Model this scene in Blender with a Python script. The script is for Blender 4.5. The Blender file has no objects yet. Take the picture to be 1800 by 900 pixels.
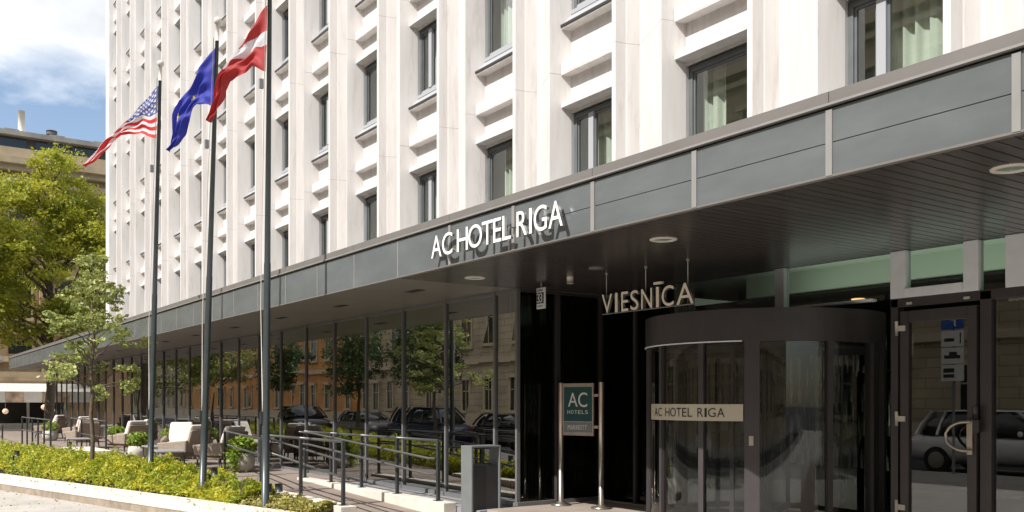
import bpy, math, random
import numpy as np
from mathutils import Vector, Matrix
R = math.radians
random.seed(7); rng = np.random.default_rng(7)
SC = bpy.context.scene; COL = SC.collection

# ---------------------------------------------------------------- camera
# building-aligned world: facade runs along +Y (away), the building is at +X, eye 1.55 m above the entrance paving
YAW = 34.88
cam = bpy.data.cameras.new('camera'); co = bpy.data.objects.new('camera', cam); COL.objects.link(co)
co.location = (0, 0, 1.55); co.rotation_euler = (R(90), 0, R(-YAW))
cam.sensor_width = 36; cam.lens = 36*1621/1800; cam.shift_y = 0.1422; cam.clip_end = 2000; cam.clip_start = .05
SC.camera = co

# ---------------------------------------------------------------- light
SUN_EL, SUN_AZ = 46.0, 8.0
S = Vector((-math.cos(R(SUN_AZ))*math.cos(R(SUN_EL)), -math.sin(R(SUN_AZ))*math.cos(R(SUN_EL)), math.sin(R(SUN_EL))))
sl = bpy.data.lights.new('sun', 'SUN'); so = bpy.data.objects.new('sun', sl); COL.objects.link(so)
sl.energy = 5.0; sl.angle = R(.5); sl.color = (1, .965, .915); so.rotation_euler = S.to_track_quat('Z', 'Y').to_euler()
W = bpy.data.worlds.new('World'); SC.world = W; W.use_nodes = True
nt = W.node_tree; nt.nodes.clear(); N = nt.nodes.new; L = nt.links.new
out = N('ShaderNodeOutputWorld'); bg = N('ShaderNodeBackground'); bg.inputs[1].default_value = .074
sky = N('ShaderNodeTexSky'); sky.sky_type = 'NISHITA'; sky.sun_disc = False
sky.sun_elevation = R(SUN_EL); sky.sun_rotation = math.atan2(S.x, S.y) % (2*math.pi)
tc = N('ShaderNodeTexCoord'); mp = N('ShaderNodeMapping'); mp.inputs['Scale'].default_value = (1, 1, 1.9); mp.inputs['Location'].default_value = (.35, .1, .12)
nz = N('ShaderNodeTexNoise'); nz.inputs['Scale'].default_value = 2.6; nz.inputs['Detail'].default_value = 9; nz.inputs['Roughness'].default_value = .55
sep = N('ShaderNodeSeparateXYZ')
m1 = N('ShaderNodeMath'); m1.operation = 'MULTIPLY_ADD'; m1.inputs[1].default_value = 2.6; m1.inputs[2].default_value = -.73
ad = N('ShaderNodeMath'); ad.operation = 'ADD'
mn = N('ShaderNodeMath'); mn.operation = 'MINIMUM'; mn.inputs[1].default_value = .16
cr = N('ShaderNodeValToRGB'); cr.color_ramp.elements[0].position = .47; cr.color_ramp.elements[1].position = .62; cr.color_ramp.elements[0].color = (.03, .03, .03, 1)
nz2 = N('ShaderNodeTexNoise'); nz2.inputs['Scale'].default_value = 3.3; nz2.inputs['Detail'].default_value = 5
cc = N('ShaderNodeValToRGB'); cc.color_ramp.elements[0].position = .38; cc.color_ramp.elements[0].color = (8.8, 9.1, 9.6, 1)
cc.color_ramp.elements[1].position = .58; cc.color_ramp.elements[1].color = (16.5, 16.5, 16.2, 1)
mx = N('ShaderNodeMixRGB')
L(tc.outputs['Generated'], mp.inputs[0]); L(mp.outputs[0], nz.inputs['Vector']); L(mp.outputs[0], nz2.inputs['Vector'])
L(tc.outputs['Generated'], sep.inputs[0]); L(sep.outputs[2], m1.inputs[0]); L(m1.outputs[0], mn.inputs[0])
L(mn.outputs[0], ad.inputs[0]); L(nz.outputs[0], ad.inputs[1]); L(ad.outputs[0], cr.inputs[0]); L(nz2.outputs[0], cc.inputs[0])
L(cr.outputs[0], mx.inputs[0]); br = N('ShaderNodeVectorMath'); br.operation = 'MULTIPLY'; br.inputs[1].default_value = (1.75, 1.75, 1.75); L(sky.outputs[0], br.inputs[0]); L(br.outputs[0], mx.inputs[1]); L(cc.outputs[0], mx.inputs[2])
L(mx.outputs[0], bg.inputs[0]); L(bg.outputs[0], out.inputs[0])
SC.view_settings.view_transform = 'Standard'; SC.view_settings.look = 'None'
SC.view_settings.exposure = .38; SC.view_settings.gamma = 1
SC.cycles.max_bounces = 8; SC.cycles.transparent_max_bounces = 16; SC.cycles.glossy_bounces = 4
SC.cycles.caustics_reflective = False; SC.cycles.caustics_refractive = False
SC.cycles.sample_clamp_indirect = 6

# ---------------------------------------------------------------- materials
def mat(name, col, rough=.7, metal=0, var=0, vscale=4, bump=0, bscale=30, spec=.5, col2=None, stretch=(1, 1, 1), emit=None, es=0, transl=0, coords='Object'):
    m = bpy.data.materials.new(name); m.use_nodes = True; t = m.node_tree; p = t.nodes['Principled BSDF']
    p.inputs['Base Color'].default_value = (*col, 1); p.inputs['Roughness'].default_value = rough
    p.inputs['Metallic'].default_value = metal; p.inputs['Specular IOR Level'].default_value = spec
    g = t.nodes.new('ShaderNodeNewGeometry'); mp = t.nodes.new('ShaderNodeMapping'); mp.inputs['Scale'].default_value = stretch
    t.links.new(g.outputs['Position'], mp.inputs[0])
    if coords == 'Local':
        q = t.nodes.new('ShaderNodeTexCoord'); t.links.new(q.outputs['Object'], mp.inputs[0])
    if var:
        n = t.nodes.new('ShaderNodeTexNoise'); n.inputs['Scale'].default_value = vscale; n.inputs['Detail'].default_value = 6
        n.inputs['Roughness'].default_value = .6
        r = t.nodes.new('ShaderNodeValToRGB'); r.color_ramp.elements[0].position = .33; r.color_ramp.elements[1].position = .67
        a = col if col2 else tuple(x*(1-var) for x in col); b = col2 or tuple(min(1, x*(1+var)) for x in col)
        r.color_ramp.elements[0].color = (*a, 1); r.color_ramp.elements[1].color = (*b, 1)
        t.links.new(mp.outputs[0], n.inputs['Vector']); t.links.new(n.outputs[0], r.inputs[0]); t.links.new(r.outputs[0], p.inputs['Base Color'])
        m['ramp'] = r.name
    if bump:
        n2 = t.nodes.new('ShaderNodeTexNoise'); n2.inputs['Scale'].default_value = bscale; n2.inputs['Detail'].default_value = 4
        bp = t.nodes.new('ShaderNodeBump'); bp.inputs['Strength'].default_value = bump; bp.inputs['Distance'].default_value = .02
        t.links.new(mp.outputs[0], n2.inputs['Vector']); t.links.new(n2.outputs[0], bp.inputs['Height']); t.links.new(bp.outputs[0], p.inputs['Normal'])
    if emit: p.inputs['Emission Color'].default_value = (*emit, 1); p.inputs['Emission Strength'].default_value = es
    if transl:
        o = t.nodes['Material Output']; tr = t.nodes.new('ShaderNodeBsdfTranslucent'); ms = t.nodes.new('ShaderNodeMixShader'); ms.inputs[0].default_value = transl
        src = p.inputs['Base Color']
        if src.is_linked: t.links.new(src.links[0].from_socket, tr.inputs[0])
        else: tr.inputs[0].default_value = (*col, 1)
        t.links.new(p.outputs[0], ms.inputs[1]); t.links.new(tr.outputs[0], ms.inputs[2]); t.links.new(ms.outputs[0], o.inputs[0])
    return m

def glass(name, tint=(.55, .62, .58), ior=1.9, rough=0, refl=(1, 1, 1), wav=0.0):
    m = bpy.data.materials.new(name); m.use_nodes = True; t = m.node_tree; t.nodes.clear()
    o = t.nodes.new('ShaderNodeOutputMaterial'); a = t.nodes.new('ShaderNodeBsdfTransparent'); a.inputs[0].default_value = (*tint, 1)
    b = t.nodes.new('ShaderNodeBsdfGlossy'); b.inputs['Roughness'].default_value = rough; b.inputs['Color'].default_value = (*refl, 1)
    f = t.nodes.new('ShaderNodeFresnel'); f.inputs[0].default_value = ior; x = t.nodes.new('ShaderNodeMixShader')
    g = t.nodes.new('ShaderNodeNewGeometry')           # same reflectance from both faces of the pane
    mi = t.nodes.new('ShaderNodeMath'); mi.operation = 'MULTIPLY_ADD'; mi.inputs[1].default_value = 1/ior-ior; mi.inputs[2].default_value = ior
    t.links.new(g.outputs['Backfacing'], mi.inputs[0]); 
    mo = t.nodes.new('ShaderNodeMath'); mo.operation = 'ADD'; mo.inputs[1].default_value = 0
    t.links.new(mi.outputs[0], mo.inputs[0])
    t.links.new(mo.outputs[0], f.inputs[0])
    if wav:
        n2 = t.nodes.new('ShaderNodeTexNoise'); n2.inputs['Scale'].default_value = .9; n2.inputs['Detail'].default_value = 1
        bp = t.nodes.new('ShaderNodeBump'); bp.inputs['Strength'].default_value = wav; bp.inputs['Distance'].default_value = .02
        t.links.new(g.outputs['Position'], n2.inputs['Vector']); t.links.new(n2.outputs[0], bp.inputs['Height']); t.links.new(bp.outputs[0], b.inputs['Normal'])
    t.links.new(f.outputs[0], x.inputs[0]); t.links.new(a.outputs[0], x.inputs[1]); t.links.new(b.outputs[0], x.inputs[2]); t.links.new(x.outputs[0], o.inputs[0])
    return m

def facade_mat():
    m = mat('facade_concrete', (.645, .618, .6), .85, var=.07, vscale=1.5, bump=.12, bscale=60, spec=.2, stretch=(3, 3, .35))
    t = m.node_tree; p = t.nodes['Principled BSDF']; base = p.inputs['Base Color'].links[0].from_socket
    g = t.nodes.new('ShaderNodeNewGeometry'); sp = t.nodes.new('ShaderNodeSeparateXYZ'); t.links.new(g.outputs['Position'], sp.inputs[0])
    # pour joints every storey
    a = t.nodes.new('ShaderNodeMath'); a.operation = 'MULTIPLY_ADD'; a.inputs[1].default_value = 1/2.76; a.inputs[2].default_value = -6.38/2.76+4
    fr = t.nodes.new('ShaderNodeMath'); fr.operation = 'FRACT'; lt = t.nodes.new('ShaderNodeMath'); lt.operation = 'LESS_THAN'; lt.inputs[1].default_value = .0042
    t.links.new(sp.outputs[2], a.inputs[0]); t.links.new(a.outputs[0], fr.inputs[0]); t.links.new(fr.outputs[0], lt.inputs[0])
    nn = t.nodes.new('ShaderNodeTexNoise'); nn.inputs['Scale'].default_value = .8; t.links.new(g.outputs['Position'], nn.inputs['Vector'])
    mu = t.nodes.new('ShaderNodeMath'); mu.operation = 'MULTIPLY'; t.links.new(lt.outputs[0], mu.inputs[0]); t.links.new(nn.outputs[0], mu.inputs[1])
    mx = t.nodes.new('ShaderNodeMixRGB'); mx.inputs[2].default_value = (.25, .21, .18, 1)
    t.links.new(mu.outputs[0], mx.inputs[0]); t.links.new(base, mx.inputs[1])
    # stains: small darker blotches and chips
    st = t.nodes.new('ShaderNodeTexNoise'); st.inputs['Scale'].default_value = 2.3; st.inputs['Detail'].default_value = 8; st.inputs['Roughness'].default_value = .7
    sm = t.nodes.new('ShaderNodeMapping'); sm.inputs['Scale'].default_value = (3.2, 3.2, .45); t.links.new(g.outputs['Position'], sm.inputs[0]); t.links.new(sm.outputs[0], st.inputs['Vector'])
    sr = t.nodes.new('ShaderNodeValToRGB'); sr.color_ramp.elements[0].position = .53; sr.color_ramp.elements[1].position = .72
    sr.color_ramp.elements[1].color = (.45, .45, .45, 1); t.links.new(st.outputs[0], sr.inputs[0])
    m2 = t.nodes.new('ShaderNodeMixRGB'); m2.inputs[2].default_value = (.4, .35, .31, 1)
    t.links.new(sr.outputs[0], m2.inputs[0]); t.links.new(mx.outputs[0], m2.inputs[1]); t.links.new(m2.outputs[0], p.inputs['Base Color'])
    return m

def brick_mat(name, c1, c2, mortar, scale=1, bw=.9, bh=.3, msize=.012):
    m = bpy.data.materials.new(name); m.use_nodes = True; t = m.node_tree; p = t.nodes['Principled BSDF']; p.inputs['Roughness'].default_value = .85
    g = t.nodes.new('ShaderNodeNewGeometry'); sp = t.nodes.new('ShaderNodeSeparateXYZ'); t.links.new(g.outputs['Position'], sp.inputs[0])
    ad = t.nodes.new('ShaderNodeMath'); ad.operation = 'ADD'; t.links.new(sp.outputs[0], ad.inputs[0]); t.links.new(sp.outputs[1], ad.inputs[1])
    cb = t.nodes.new('ShaderNodeCombineXYZ'); t.links.new(ad.outputs[0], cb.inputs[0]); t.links.new(sp.outputs[2], cb.inputs[1])
    b = t.nodes.new('ShaderNodeTexBrick'); b.inputs['Color1'].default_value = (*c1, 1); b.inputs['Color2'].default_value = (*c2, 1); b.inputs['Mortar'].default_value = (*mortar, 1)
    b.inputs['Scale'].default_value = scale; b.inputs['Brick Width'].default_value = bw; b.inputs['Row Height'].default_value = bh; b.inputs['Mortar Size'].default_value = msize
    n = t.nodes.new('ShaderNodeTexNoise'); n.inputs['Scale'].default_value = .7; n.inputs['Detail'].default_value = 7
    r = t.nodes.new('ShaderNodeValToRGB'); r.color_ramp.elements[0].position = .3; r.color_ramp.elements[0].color = (.66, .66, .66, 1); r.color_ramp.elements[1].position = .65
    mm = t.nodes.new('ShaderNodeMixRGB'); mm.blend_type = 'MULTIPLY'; mm.inputs[0].default_value = 1
    t.links.new(g.outputs['Position'], n.inputs['Vector']); t.links.new(n.outputs[0], r.inputs[0])
    t.links.new(cb.outputs[0], b.inputs['Vector']); t.links.new(b.outputs['Color'], mm.inputs[1]); t.links.new(r.outputs[0], mm.inputs[2]); t.links.new(mm.outputs[0], p.inputs['Base Color'])
    bp = t.nodes.new('ShaderNodeBump'); bp.inputs['Strength'].default_value = .4; bp.inputs['Distance'].default_value = .02; bp.invert = True
    t.links.new(b.outputs['Fac'], bp.inputs['Height']); t.links.new(bp.outputs[0], p.inputs['Normal'])
    return m

M = dict(
    facade=facade_mat(),
    flashing=mat('flashing', (.045, .04, .038), .5, metal=.3),
    winframe=mat('window_frame', (.12, .13, .135), .45, var=.1),
    winlight=mat('window_alu', (.36, .37, .39), .45),
    fascia=mat('fascia_panel', (.118, .129, .133), .27, var=.13, vscale=1.1, spec=.55, stretch=(1, 1, 3), bump=.03, bscale=2.5),
    coping=mat('coping', (.155, .143, .134), .5, var=.06, vscale=2),
    strip=mat('joint_strip', (.24, .23, .22), .45, var=.05),
    dark=mat('dark_gap', (.006, .006, .006), .8),
    board=mat('soffit_board', (.056, .048, .044), .26, var=.22, vscale=1.6, spec=.5, stretch=(.25, 6, 1)),
    soffit=mat('soffit_panel', (.135, .118, .105), .42, var=.12, vscale=1.2),
    mull=mat('mullion', (.15, .15, .155), .45, metal=0, var=.1),
    doorframe=mat('door_frame', (.058, .051, .054), .38, metal=.1, var=.08),
    silver=mat('silver_frame', (.86, .9, .95), .5, metal=0, var=.06),
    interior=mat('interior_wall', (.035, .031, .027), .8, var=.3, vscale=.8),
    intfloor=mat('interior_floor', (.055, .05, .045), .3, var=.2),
    mint=mat('mint_ceiling', (.6, .66, .57), .8),
    room=mat('room_wall', (.5, .53, .47), .8), curtain=mat('curtain', (.76, .79, .72), .9, var=.06, vscale=3, transl=.3),
    slat=mat('dark_slats', (.03, .027, .018), .6),
    white=mat('white_letter', (.82, .82, .8), .4),
    cream=mat('cream_letter', (.9, .8, .64), .45), band=mat('name_band', (.52, .47, .37), .5),
    lettersteel=mat('letter_return', (.35, .34, .33), .3, metal=.7),
    teal=mat('teal_panel', (.007, .062, .068), .35),
    greyp=mat('grey_panel', (.2, .21, .22), .4),
    steel=mat('brushed_steel', (.48, .42, .36), .28, metal=.85, var=.1, vscale=8),
    pole=mat('pole_paint', (.055, .066, .068), .32, var=.12, metal=.3),
    rail=mat('rail_paint', (.035, .038, .04), .4, var=.15),
    railtop=mat('rail_top', (.12, .12, .12), .35, metal=.4),
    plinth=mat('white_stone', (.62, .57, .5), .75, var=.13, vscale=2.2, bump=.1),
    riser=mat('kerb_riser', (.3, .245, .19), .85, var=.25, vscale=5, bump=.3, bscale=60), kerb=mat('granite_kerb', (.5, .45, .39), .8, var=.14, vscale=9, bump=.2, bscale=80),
    bin=mat('bin_grey', (.16, .172, .175), .42, var=.07),
    bindark=mat('bin_dark', (.035, .035, .038), .4, var=.15),
    asphalt=mat('asphalt', (.05, .05, .052), .9, var=.18, vscale=2, bump=.3, bscale=120),
    granite=mat('granite_step', (.25, .25, .26), .7, var=.1, vscale=12),
    soil=mat('soil', (.05, .035, .025), .95, var=.3, vscale=10, bump=.6, bscale=40),
    hedge=mat('hedge_leaf', (.2, .29, .02), .5, var=1, vscale=3.2, col2=(.62, .56, .05), transl=.4),
    yleaf=mat('yellow_leaf', (.3, .24, .05), .5, var=1, vscale=7, col2=(.42, .4, .12), transl=.3),
    leaf=mat('young_leaf', (.2, .25, .065), .5, var=1, vscale=2.5, col2=(.5, .52, .18), transl=.35),
    bigleaf=mat('big_tree_leaf', (.17, .22, .018), .5, var=1, vscale=.7, col2=(.52, .49, .05), transl=.45),
    darkleaf=mat('dark_leaf', (.035, .065, .018), .55, var=1, vscale=1, col2=(.1, .15, .035), transl=.3),
    potleaf=mat('pot_leaf', (.14, .26, .03), .5, var=1, vscale=9, col2=(.38, .44, .06), transl=.3),
    bark=mat('bark', (.11, .085, .06), .9, var=.35, vscale=12, bump=.7, bscale=30),
    wicker=mat('wicker', (.36, .285, .23), .7, var=.35, vscale=40, bump=.9, bscale=120, coords='Local'),
    cushion=mat('cushion', (.78, .72, .66), .9, var=.06, vscale=6, bump=.25, bscale=14, coords='Local'),
    concrete=mat('pot_concrete', (.5, .47, .42), .85, var=.16, vscale=7, bump=.3, coords='Local'),
    tyre=mat('tyre', (.015, .015, .015), .8),
    rim=mat('rim', (.5, .5, .5), .3, metal=.9),
    carwhite=mat('car_white', (.85, .85, .85), .2, spec=.6), carblack=mat('car_black', (.02, .02, .022), .15, spec=.6),
    carblue=mat('car_blue', (.025, .04, .07), .15, spec=.6), cargrey=mat('car_grey', (.13, .13, .135), .2, spec=.6),
    carglass=mat('car_glass', (.01, .012, .013), .05, spec=.8),
    headlight=mat('headlight', (.7, .7, .7), .1, spec=.8), taillight=mat('taillight', (.4, .01, .01), .2),
    blue=mat('sign_blue', (.015, .09, .42), .4), signwhite=mat('sign_white', (.7, .7, .68), .45), black=mat('sign_black', (.012, .012, .012), .5),
    sandstone=mat('sandstone', (.36, .255, .16), .9, var=.25, vscale=1.1, bump=.3, bscale=8, stretch=(1, 1, .4)),
    sandlight=mat('sandstone_light', (.4, .32, .22), .9, var=.15, vscale=.8),
    roofdark=mat('roof_dark', (.06, .058, .056), .7, var=.2), rooflight=mat('roof_edge', (.27, .26, .245), .7, var=.2, vscale=1),
    pane=mat('dark_pane', (.02, .023, .025), .06, spec=.8),
    awning=mat('awning_white', (.56, .53, .48), .8, var=.06), awnstripe=mat('awning_stripe', (.42, .3, .22), .8, var=.4, vscale=2),
    globe=mat('globe_lamp', (.7, .5, .35), .5, emit=(1, .62, .38), es=.22),
    spotlamp=mat('ceiling_lamp', (.9, .6, .4), .5, emit=(1, .55, .25), es=1.6),
    dish=mat('downlight_dish', (.32, .42, .36), .2, metal=.4), ring=mat('downlight_ring', (.6, .56, .5), .4),
    orange=brick_mat('orange_plaster', (.62, .3, .09), (.58, .28, .085), (.4, .19, .06), bh=.5, bw=30, msize=.01),
    creamst=brick_mat('cream_rustic', (.5, .41, .28), (.46, .375, .25), (.22, .17, .11), bh=.42, bw=1.5, msize=.018),
    brickred=mat('red_brick', (.22, .07, .05), .9, var=.3, vscale=3),
    trim=mat('cream_trim', (.48, .4, .28), .8, var=.1),
    tilered=mat('roof_tiles', (.12, .06, .045), .8, var=.3),
    usred=mat('flag_red', (.62, .035, .035), .7, transl=.35), uswhite=mat('flag_white', (.72, .7, .72), .7, transl=.35), usblue=mat('flag_navy', (.06, .08, .26), .7, transl=.3),
    eublue=mat('flag_blue', (.035, .045, .36), .65, transl=.35), euyel=mat('flag_yellow', (.75, .6, .05), .7, transl=.3),
    lvred=mat('flag_carmine', (.42, .04, .04), .65, transl=.4),
    winglass=glass('upper_window_glass', (.84, .9, .85), 2.3), shopglass=glass('shop_glass', (.36, .41, .37), 4.2, wav=.03), darkglass=glass('dark_side_glass', (.3, .33, .3), 1.32),
    curvedglass=glass('curved_door_glass', (.6, .62, .6), 1.62), doorglass=glass('door_glass', (.6, .62, .6), 2.05, wav=.02), transom=glass('transom_glass', (.6, .72, .64), 1.5),
    bottle=glass('bottle_glass', (.6, .65, .6), 1.6),
)
def paving(name, c1, c2, mort, sx, sy, ang=0):
    m = bpy.data.materials.new(name); m.use_nodes = True; t = m.node_tree; p = t.nodes['Principled BSDF']; p.inputs['Roughness'].default_value = .8
    g = t.nodes.new('ShaderNodeNewGeometry'); mp = t.nodes.new('ShaderNodeMapping'); mp.inputs['Rotation'].default_value = (0, 0, ang); t.links.new(g.outputs['Position'], mp.inputs[0])
    b = t.nodes.new('ShaderNodeTexBrick'); b.inputs['Color1'].default_value = (*c1, 1); b.inputs['Color2'].default_value = (*c2, 1); b.inputs['Mortar'].default_value = (*mort, 1)
    b.inputs['Scale'].default_value = 1; b.inputs['Brick Width'].default_value = sx; b.inputs['Row Height'].default_value = sy; b.inputs['Mortar Size'].default_value = .006
    n = t.nodes.new('ShaderNodeTexNoise'); n.inputs['Scale'].default_value = 1.2; n.inputs['Detail'].default_value = 9; n.inputs['Roughness'].default_value = .65
    r = t.nodes.new('ShaderNodeValToRGB'); r.color_ramp.elements[0].position = .3; r.color_ramp.elements[0].color = (.78, .77, .76, 1); r.color_ramp.elements[1].position = .6
    mm = t.nodes.new('ShaderNodeMixRGB'); mm.blend_type = 'MULTIPLY'; mm.inputs[0].default_value = 1
    t.links.new(mp.outputs[0], b.inputs['Vector']); t.links.new(g.outputs['Position'], n.inputs['Vector']); t.links.new(n.outputs[0], r.inputs[0])
    t.links.new(b.outputs['Color'], mm.inputs[1]); t.links.new(r.outputs[0], mm.inputs[2]); t.links.new(mm.outputs[0], p.inputs['Base Color'])
    return m
M['pave'] = paving('pavement_slabs', (.44, .415, .38), (.41, .385, .35), (.24, .22, .2), .8, .4, R(14))
M['terrace'] = paving('terrace_slabs', (.29, .235, .2), (.25, .2, .17), (.13, .1, .085), 1.2, .6)
M['entry'] = paving('entry_slabs', (.36, .3, .25), (.33, .275, .23), (.2, .17, .14), .9, .6)

# ---------------------------------------------------------------- mesh helpers
class MB:
    def __init__(s): s.v = []; s.f = []; s.mi = []; s.cur = 0; s.sm = []
    def face(s, pts, smooth=False):
        b = len(s.v); s.v += [tuple(p) for p in pts]; s.f.append(tuple(range(b, b+len(pts)))); s.mi.append(s.cur); s.sm.append(smooth)
    def hexa(s, p):      # 8 points: bottom ring 0-3, top ring 4-7
        b = len(s.v); s.v += [tuple(q) for q in p]
        for f in ((0, 3, 2, 1), (4, 5, 6, 7), (0, 1, 5, 4), (1, 2, 6, 5), (2, 3, 7, 6), (3, 0, 4, 7)):
            s.f.append(tuple(b+i for i in f)); s.mi.append(s.cur); s.sm.append(False)
    def box(s, x0, x1, y0, y1, z0, z1):
        s.hexa([(x0, y0, z0), (x1, y0, z0), (x1, y1, z0), (x0, y1, z0), (x0, y0, z1), (x1, y0, z1), (x1, y1, z1), (x0, y1, z1)])
    def obox(s, c, u, w, d, h, z0):      # box centred at c=(x,y), width w along unit u, depth d across, from z0 up h
        ux, uy = u; vx, vy = -uy, ux; P = []
        for z in (z0, z0+h):
            for a, b in ((-1, -1), (1, -1), (1, 1), (-1, 1)): P.append((c[0]+ux*a*w/2+vx*b*d/2, c[1]+uy*a*w/2+vy*b*d/2, z))
        s.hexa(P)
    def prism(s, poly, z0, z1, close=True):      # poly in XY, vertical extrusion
        b = len(s.v); n = len(poly)
        s.v += [(x, y, z0) for x, y in poly]+[(x, y, z1) for x, y in poly]
        for i in range(n if close else n-1):
            j = (i+1) % n; s.f.append((b+i, b+j, b+n+j, b+n+i)); s.mi.append(s.cur); s.sm.append(False)
        if close:
            s.f.append(tuple(b+i for i in reversed(range(n)))); s.f.append(tuple(b+n+i for i in range(n))); s.mi += [s.cur]*2; s.sm += [False]*2
    def prismY(s, poly, y0, y1):      # poly in XZ, extruded along Y
        b = len(s.v); n = len(poly)
        s.v += [(x, y0, z) for x, z in poly]+[(x, y1, z) for x, z in poly]
        for i in range(n):
            j = (i+1) % n; s.f.append((b+i, b+j, b+n+j, b+n+i)); s.mi.append(s.cur); s.sm.append(False)
        s.f.append(tuple(b+i for i in reversed(range(n)))); s.f.append(tuple(b+n+i for i in range(n))); s.mi += [s.cur]*2; s.sm += [False]*2
    def tube(s, pts, rad, n=10, caps=True):
        pts = [Vector(p) for p in pts]; rads = rad if isinstance(rad, (list, tuple)) else [rad]*len(pts)
        b = len(s.v)
        for i, p in enumerate(pts):
            d = (pts[min(i+1, len(pts)-1)]-pts[max(i-1, 0)]).normalized()
            a = Vector((0, 0, 1)) if abs(d.z) < .9 else Vector((1, 0, 0))
            u = d.cross(a).normalized(); w = d.cross(u)
            for k in range(n):
                t = 2*math.pi*k/n; s.v.append(tuple(p+(u*math.cos(t)+w*math.sin(t))*rads[i]))
        for i in range(len(pts)-1):
            for k in range(n):
                k2 = (k+1) % n; s.f.append((b+i*n+k, b+i*n+k2, b+(i+1)*n+k2, b+(i+1)*n+k)); s.mi.append(s.cur); s.sm.append(True)
        if caps:
            s.f.append(tuple(b+k for k in range(n))); s.f.append(tuple(b+(len(pts)-1)*n+k for k in reversed(range(n)))); s.mi += [s.cur]*2; s.sm += [False]*2
    def lathe(s, c, prof, n=20):
        b = len(s.v)
        for r, z in prof:
            for k in range(n):
                t = 2*math.pi*k/n; s.v.append((c[0]+r*math.cos(t), c[1]+r*math.sin(t), c[2]+z))
        for i in range(len(prof)-1):
            for k in range(n):
                k2 = (k+1) % n; s.f.append((b+i*n+k, b+i*n+k2, b+(i+1)*n+k2, b+(i+1)*n+k)); s.mi.append(s.cur); s.sm.append(True)
    def ball(s, c, r, n=12, m=8, sc=(1, 1, 1)):
        b = len(s.v)
        for i in range(m+1):
            ph = math.pi*i/m
            for k in range(n):
                t = 2*math.pi*k/n; s.v.append((c[0]+sc[0]*r*math.sin(ph)*math.cos(t), c[1]+sc[1]*r*math.sin(ph)*math.sin(t), c[2]+sc[2]*r*math.cos(ph)))
        for i in range(m):
            for k in range(n):
                k2 = (k+1) % n; s.f.append((b+i*n+k, b+(i+1)*n+k, b+(i+1)*n+k2, b+i*n+k2)); s.mi.append(s.cur); s.sm.append(True)
    def strip(s, xy, z0, z1):
        b = len(s.v); n = len(xy); s.v += [(x, y, z0) for x, y in xy]+[(x, y, z1) for x, y in xy]
        for i in range(n-1): s.f.append((b+i, b+i+1, b+n+i+1, b+n+i)); s.mi.append(s.cur); s.sm.append(True)
    def loft(s, rings):
        b = len(s.v); n = len(rings[0])
        for q in rings: s.v += [tuple(p) for p in q]
        for i in range(len(rings)-1):
            for k in range(n):
                k2 = (k+1) % n; s.f.append((b+i*n+k, b+i*n+k2, b+(i+1)*n+k2, b+(i+1)*n+k)); s.mi.append(s.cur); s.sm.append(True)
        s.f.append(tuple(b+k for k in reversed(range(n)))); s.f.append(tuple(b+(len(rings)-1)*n+k for k in range(n))); s.mi += [s.cur]*2; s.sm += [True]*2
    def build(s, name, mats, parent=None, bevel=0, subsurf=0):
        if not isinstance(mats, (list, tuple)): mats = [mats]
        off = worldloc(parent)
        me = bpy.data.meshes.new(name); v = [(x-off.x, y-off.y, z-off.z) for x, y, z in s.v]
        me.from_pydata(v, [], s.f); me.polygons.foreach_set('material_index', s.mi); me.polygons.foreach_set('use_smooth', s.sm)
        for m in mats: me.materials.append(m)
        me.update(); o = bpy.data.objects.new(name, me); COL.objects.link(o)
        if parent: o.parent = parent
        if bevel:
            b = o.modifiers.new('bevel', 'BEVEL'); b.width = bevel; b.segments = 2; b.limit_method = 'ANGLE'; b.angle_limit = R(40)
        if subsurf:
            b = o.modifiers.new('sub', 'SUBSURF'); b.levels = subsurf; b.render_levels = subsurf
        return o
def worldloc(o):
    v = Vector((0, 0, 0))
    while o: v += o.location; o = o.parent
    return v
def tag(o, label=None, cat=None, group=None, kind=None):
    if label: o['label'] = label
    if cat: o['category'] = cat
    if group: o['group'] = group
    if kind: o['kind'] = kind
    return o
def thing(name, label, cat, loc=(0, 0, 0), group=None):
    o = bpy.data.objects.new(name, None); o.empty_display_size = .3; COL.objects.link(o); o.location = loc
    return tag(o, label, cat, group)
def copy_tree(o, parent=None):
    c = o.copy(); COL.objects.link(c)
    if parent: c.parent = parent
    for ch in list(o.children): copy_tree(ch, c)
    return c
def struct(o): o['kind'] = 'structure'; return o

def leaves(name, pts, size, m, parent=None, flat=.5, seed=1):
    """one small pointed leaf per point, random tilt (a leaf is two triangles folded on its rib)"""
    r = np.random.default_rng(seed); n = len(pts); P = np.asarray(pts, float)
    if parent: P = P-np.array(worldloc(parent))
    a = r.normal(size=(n, 3)); a[:, 2] *= flat; a /= np.linalg.norm(a, axis=1)[:, None]
    b = r.normal(size=(n, 3)); b -= (a*b).sum(1)[:, None]*a; b /= np.linalg.norm(b, axis=1)[:, None]
    cn = np.cross(a, b)
    sz = (size*(.55+.95*r.random(n)**1.5))[:, None]
    V = np.stack([P-a*sz*.5, P+b*sz*.3+cn*sz*.08, P+a*sz*.5, P-b*sz*.3+cn*sz*.08], 1).reshape(-1, 3)
    me = bpy.data.meshes.new(name); me.vertices.add(4*n); me.vertices.foreach_set('co', V.ravel())
    idx = np.arange(n)*4; F = np.stack([idx, idx+1, idx+2, idx, idx+2, idx+3], 1).ravel()
    me.loops.add(6*n); me.loops.foreach_set('vertex_index', F); me.polygons.add(2*n)
    me.polygons.foreach_set('loop_start', np.arange(2*n)*3)
    me.materials.append(m); me.update(calc_edges=True); me.validate()
    o = bpy.data.objects.new(name, me); COL.objects.link(o)
    if parent: o.parent = parent
    return o

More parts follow.
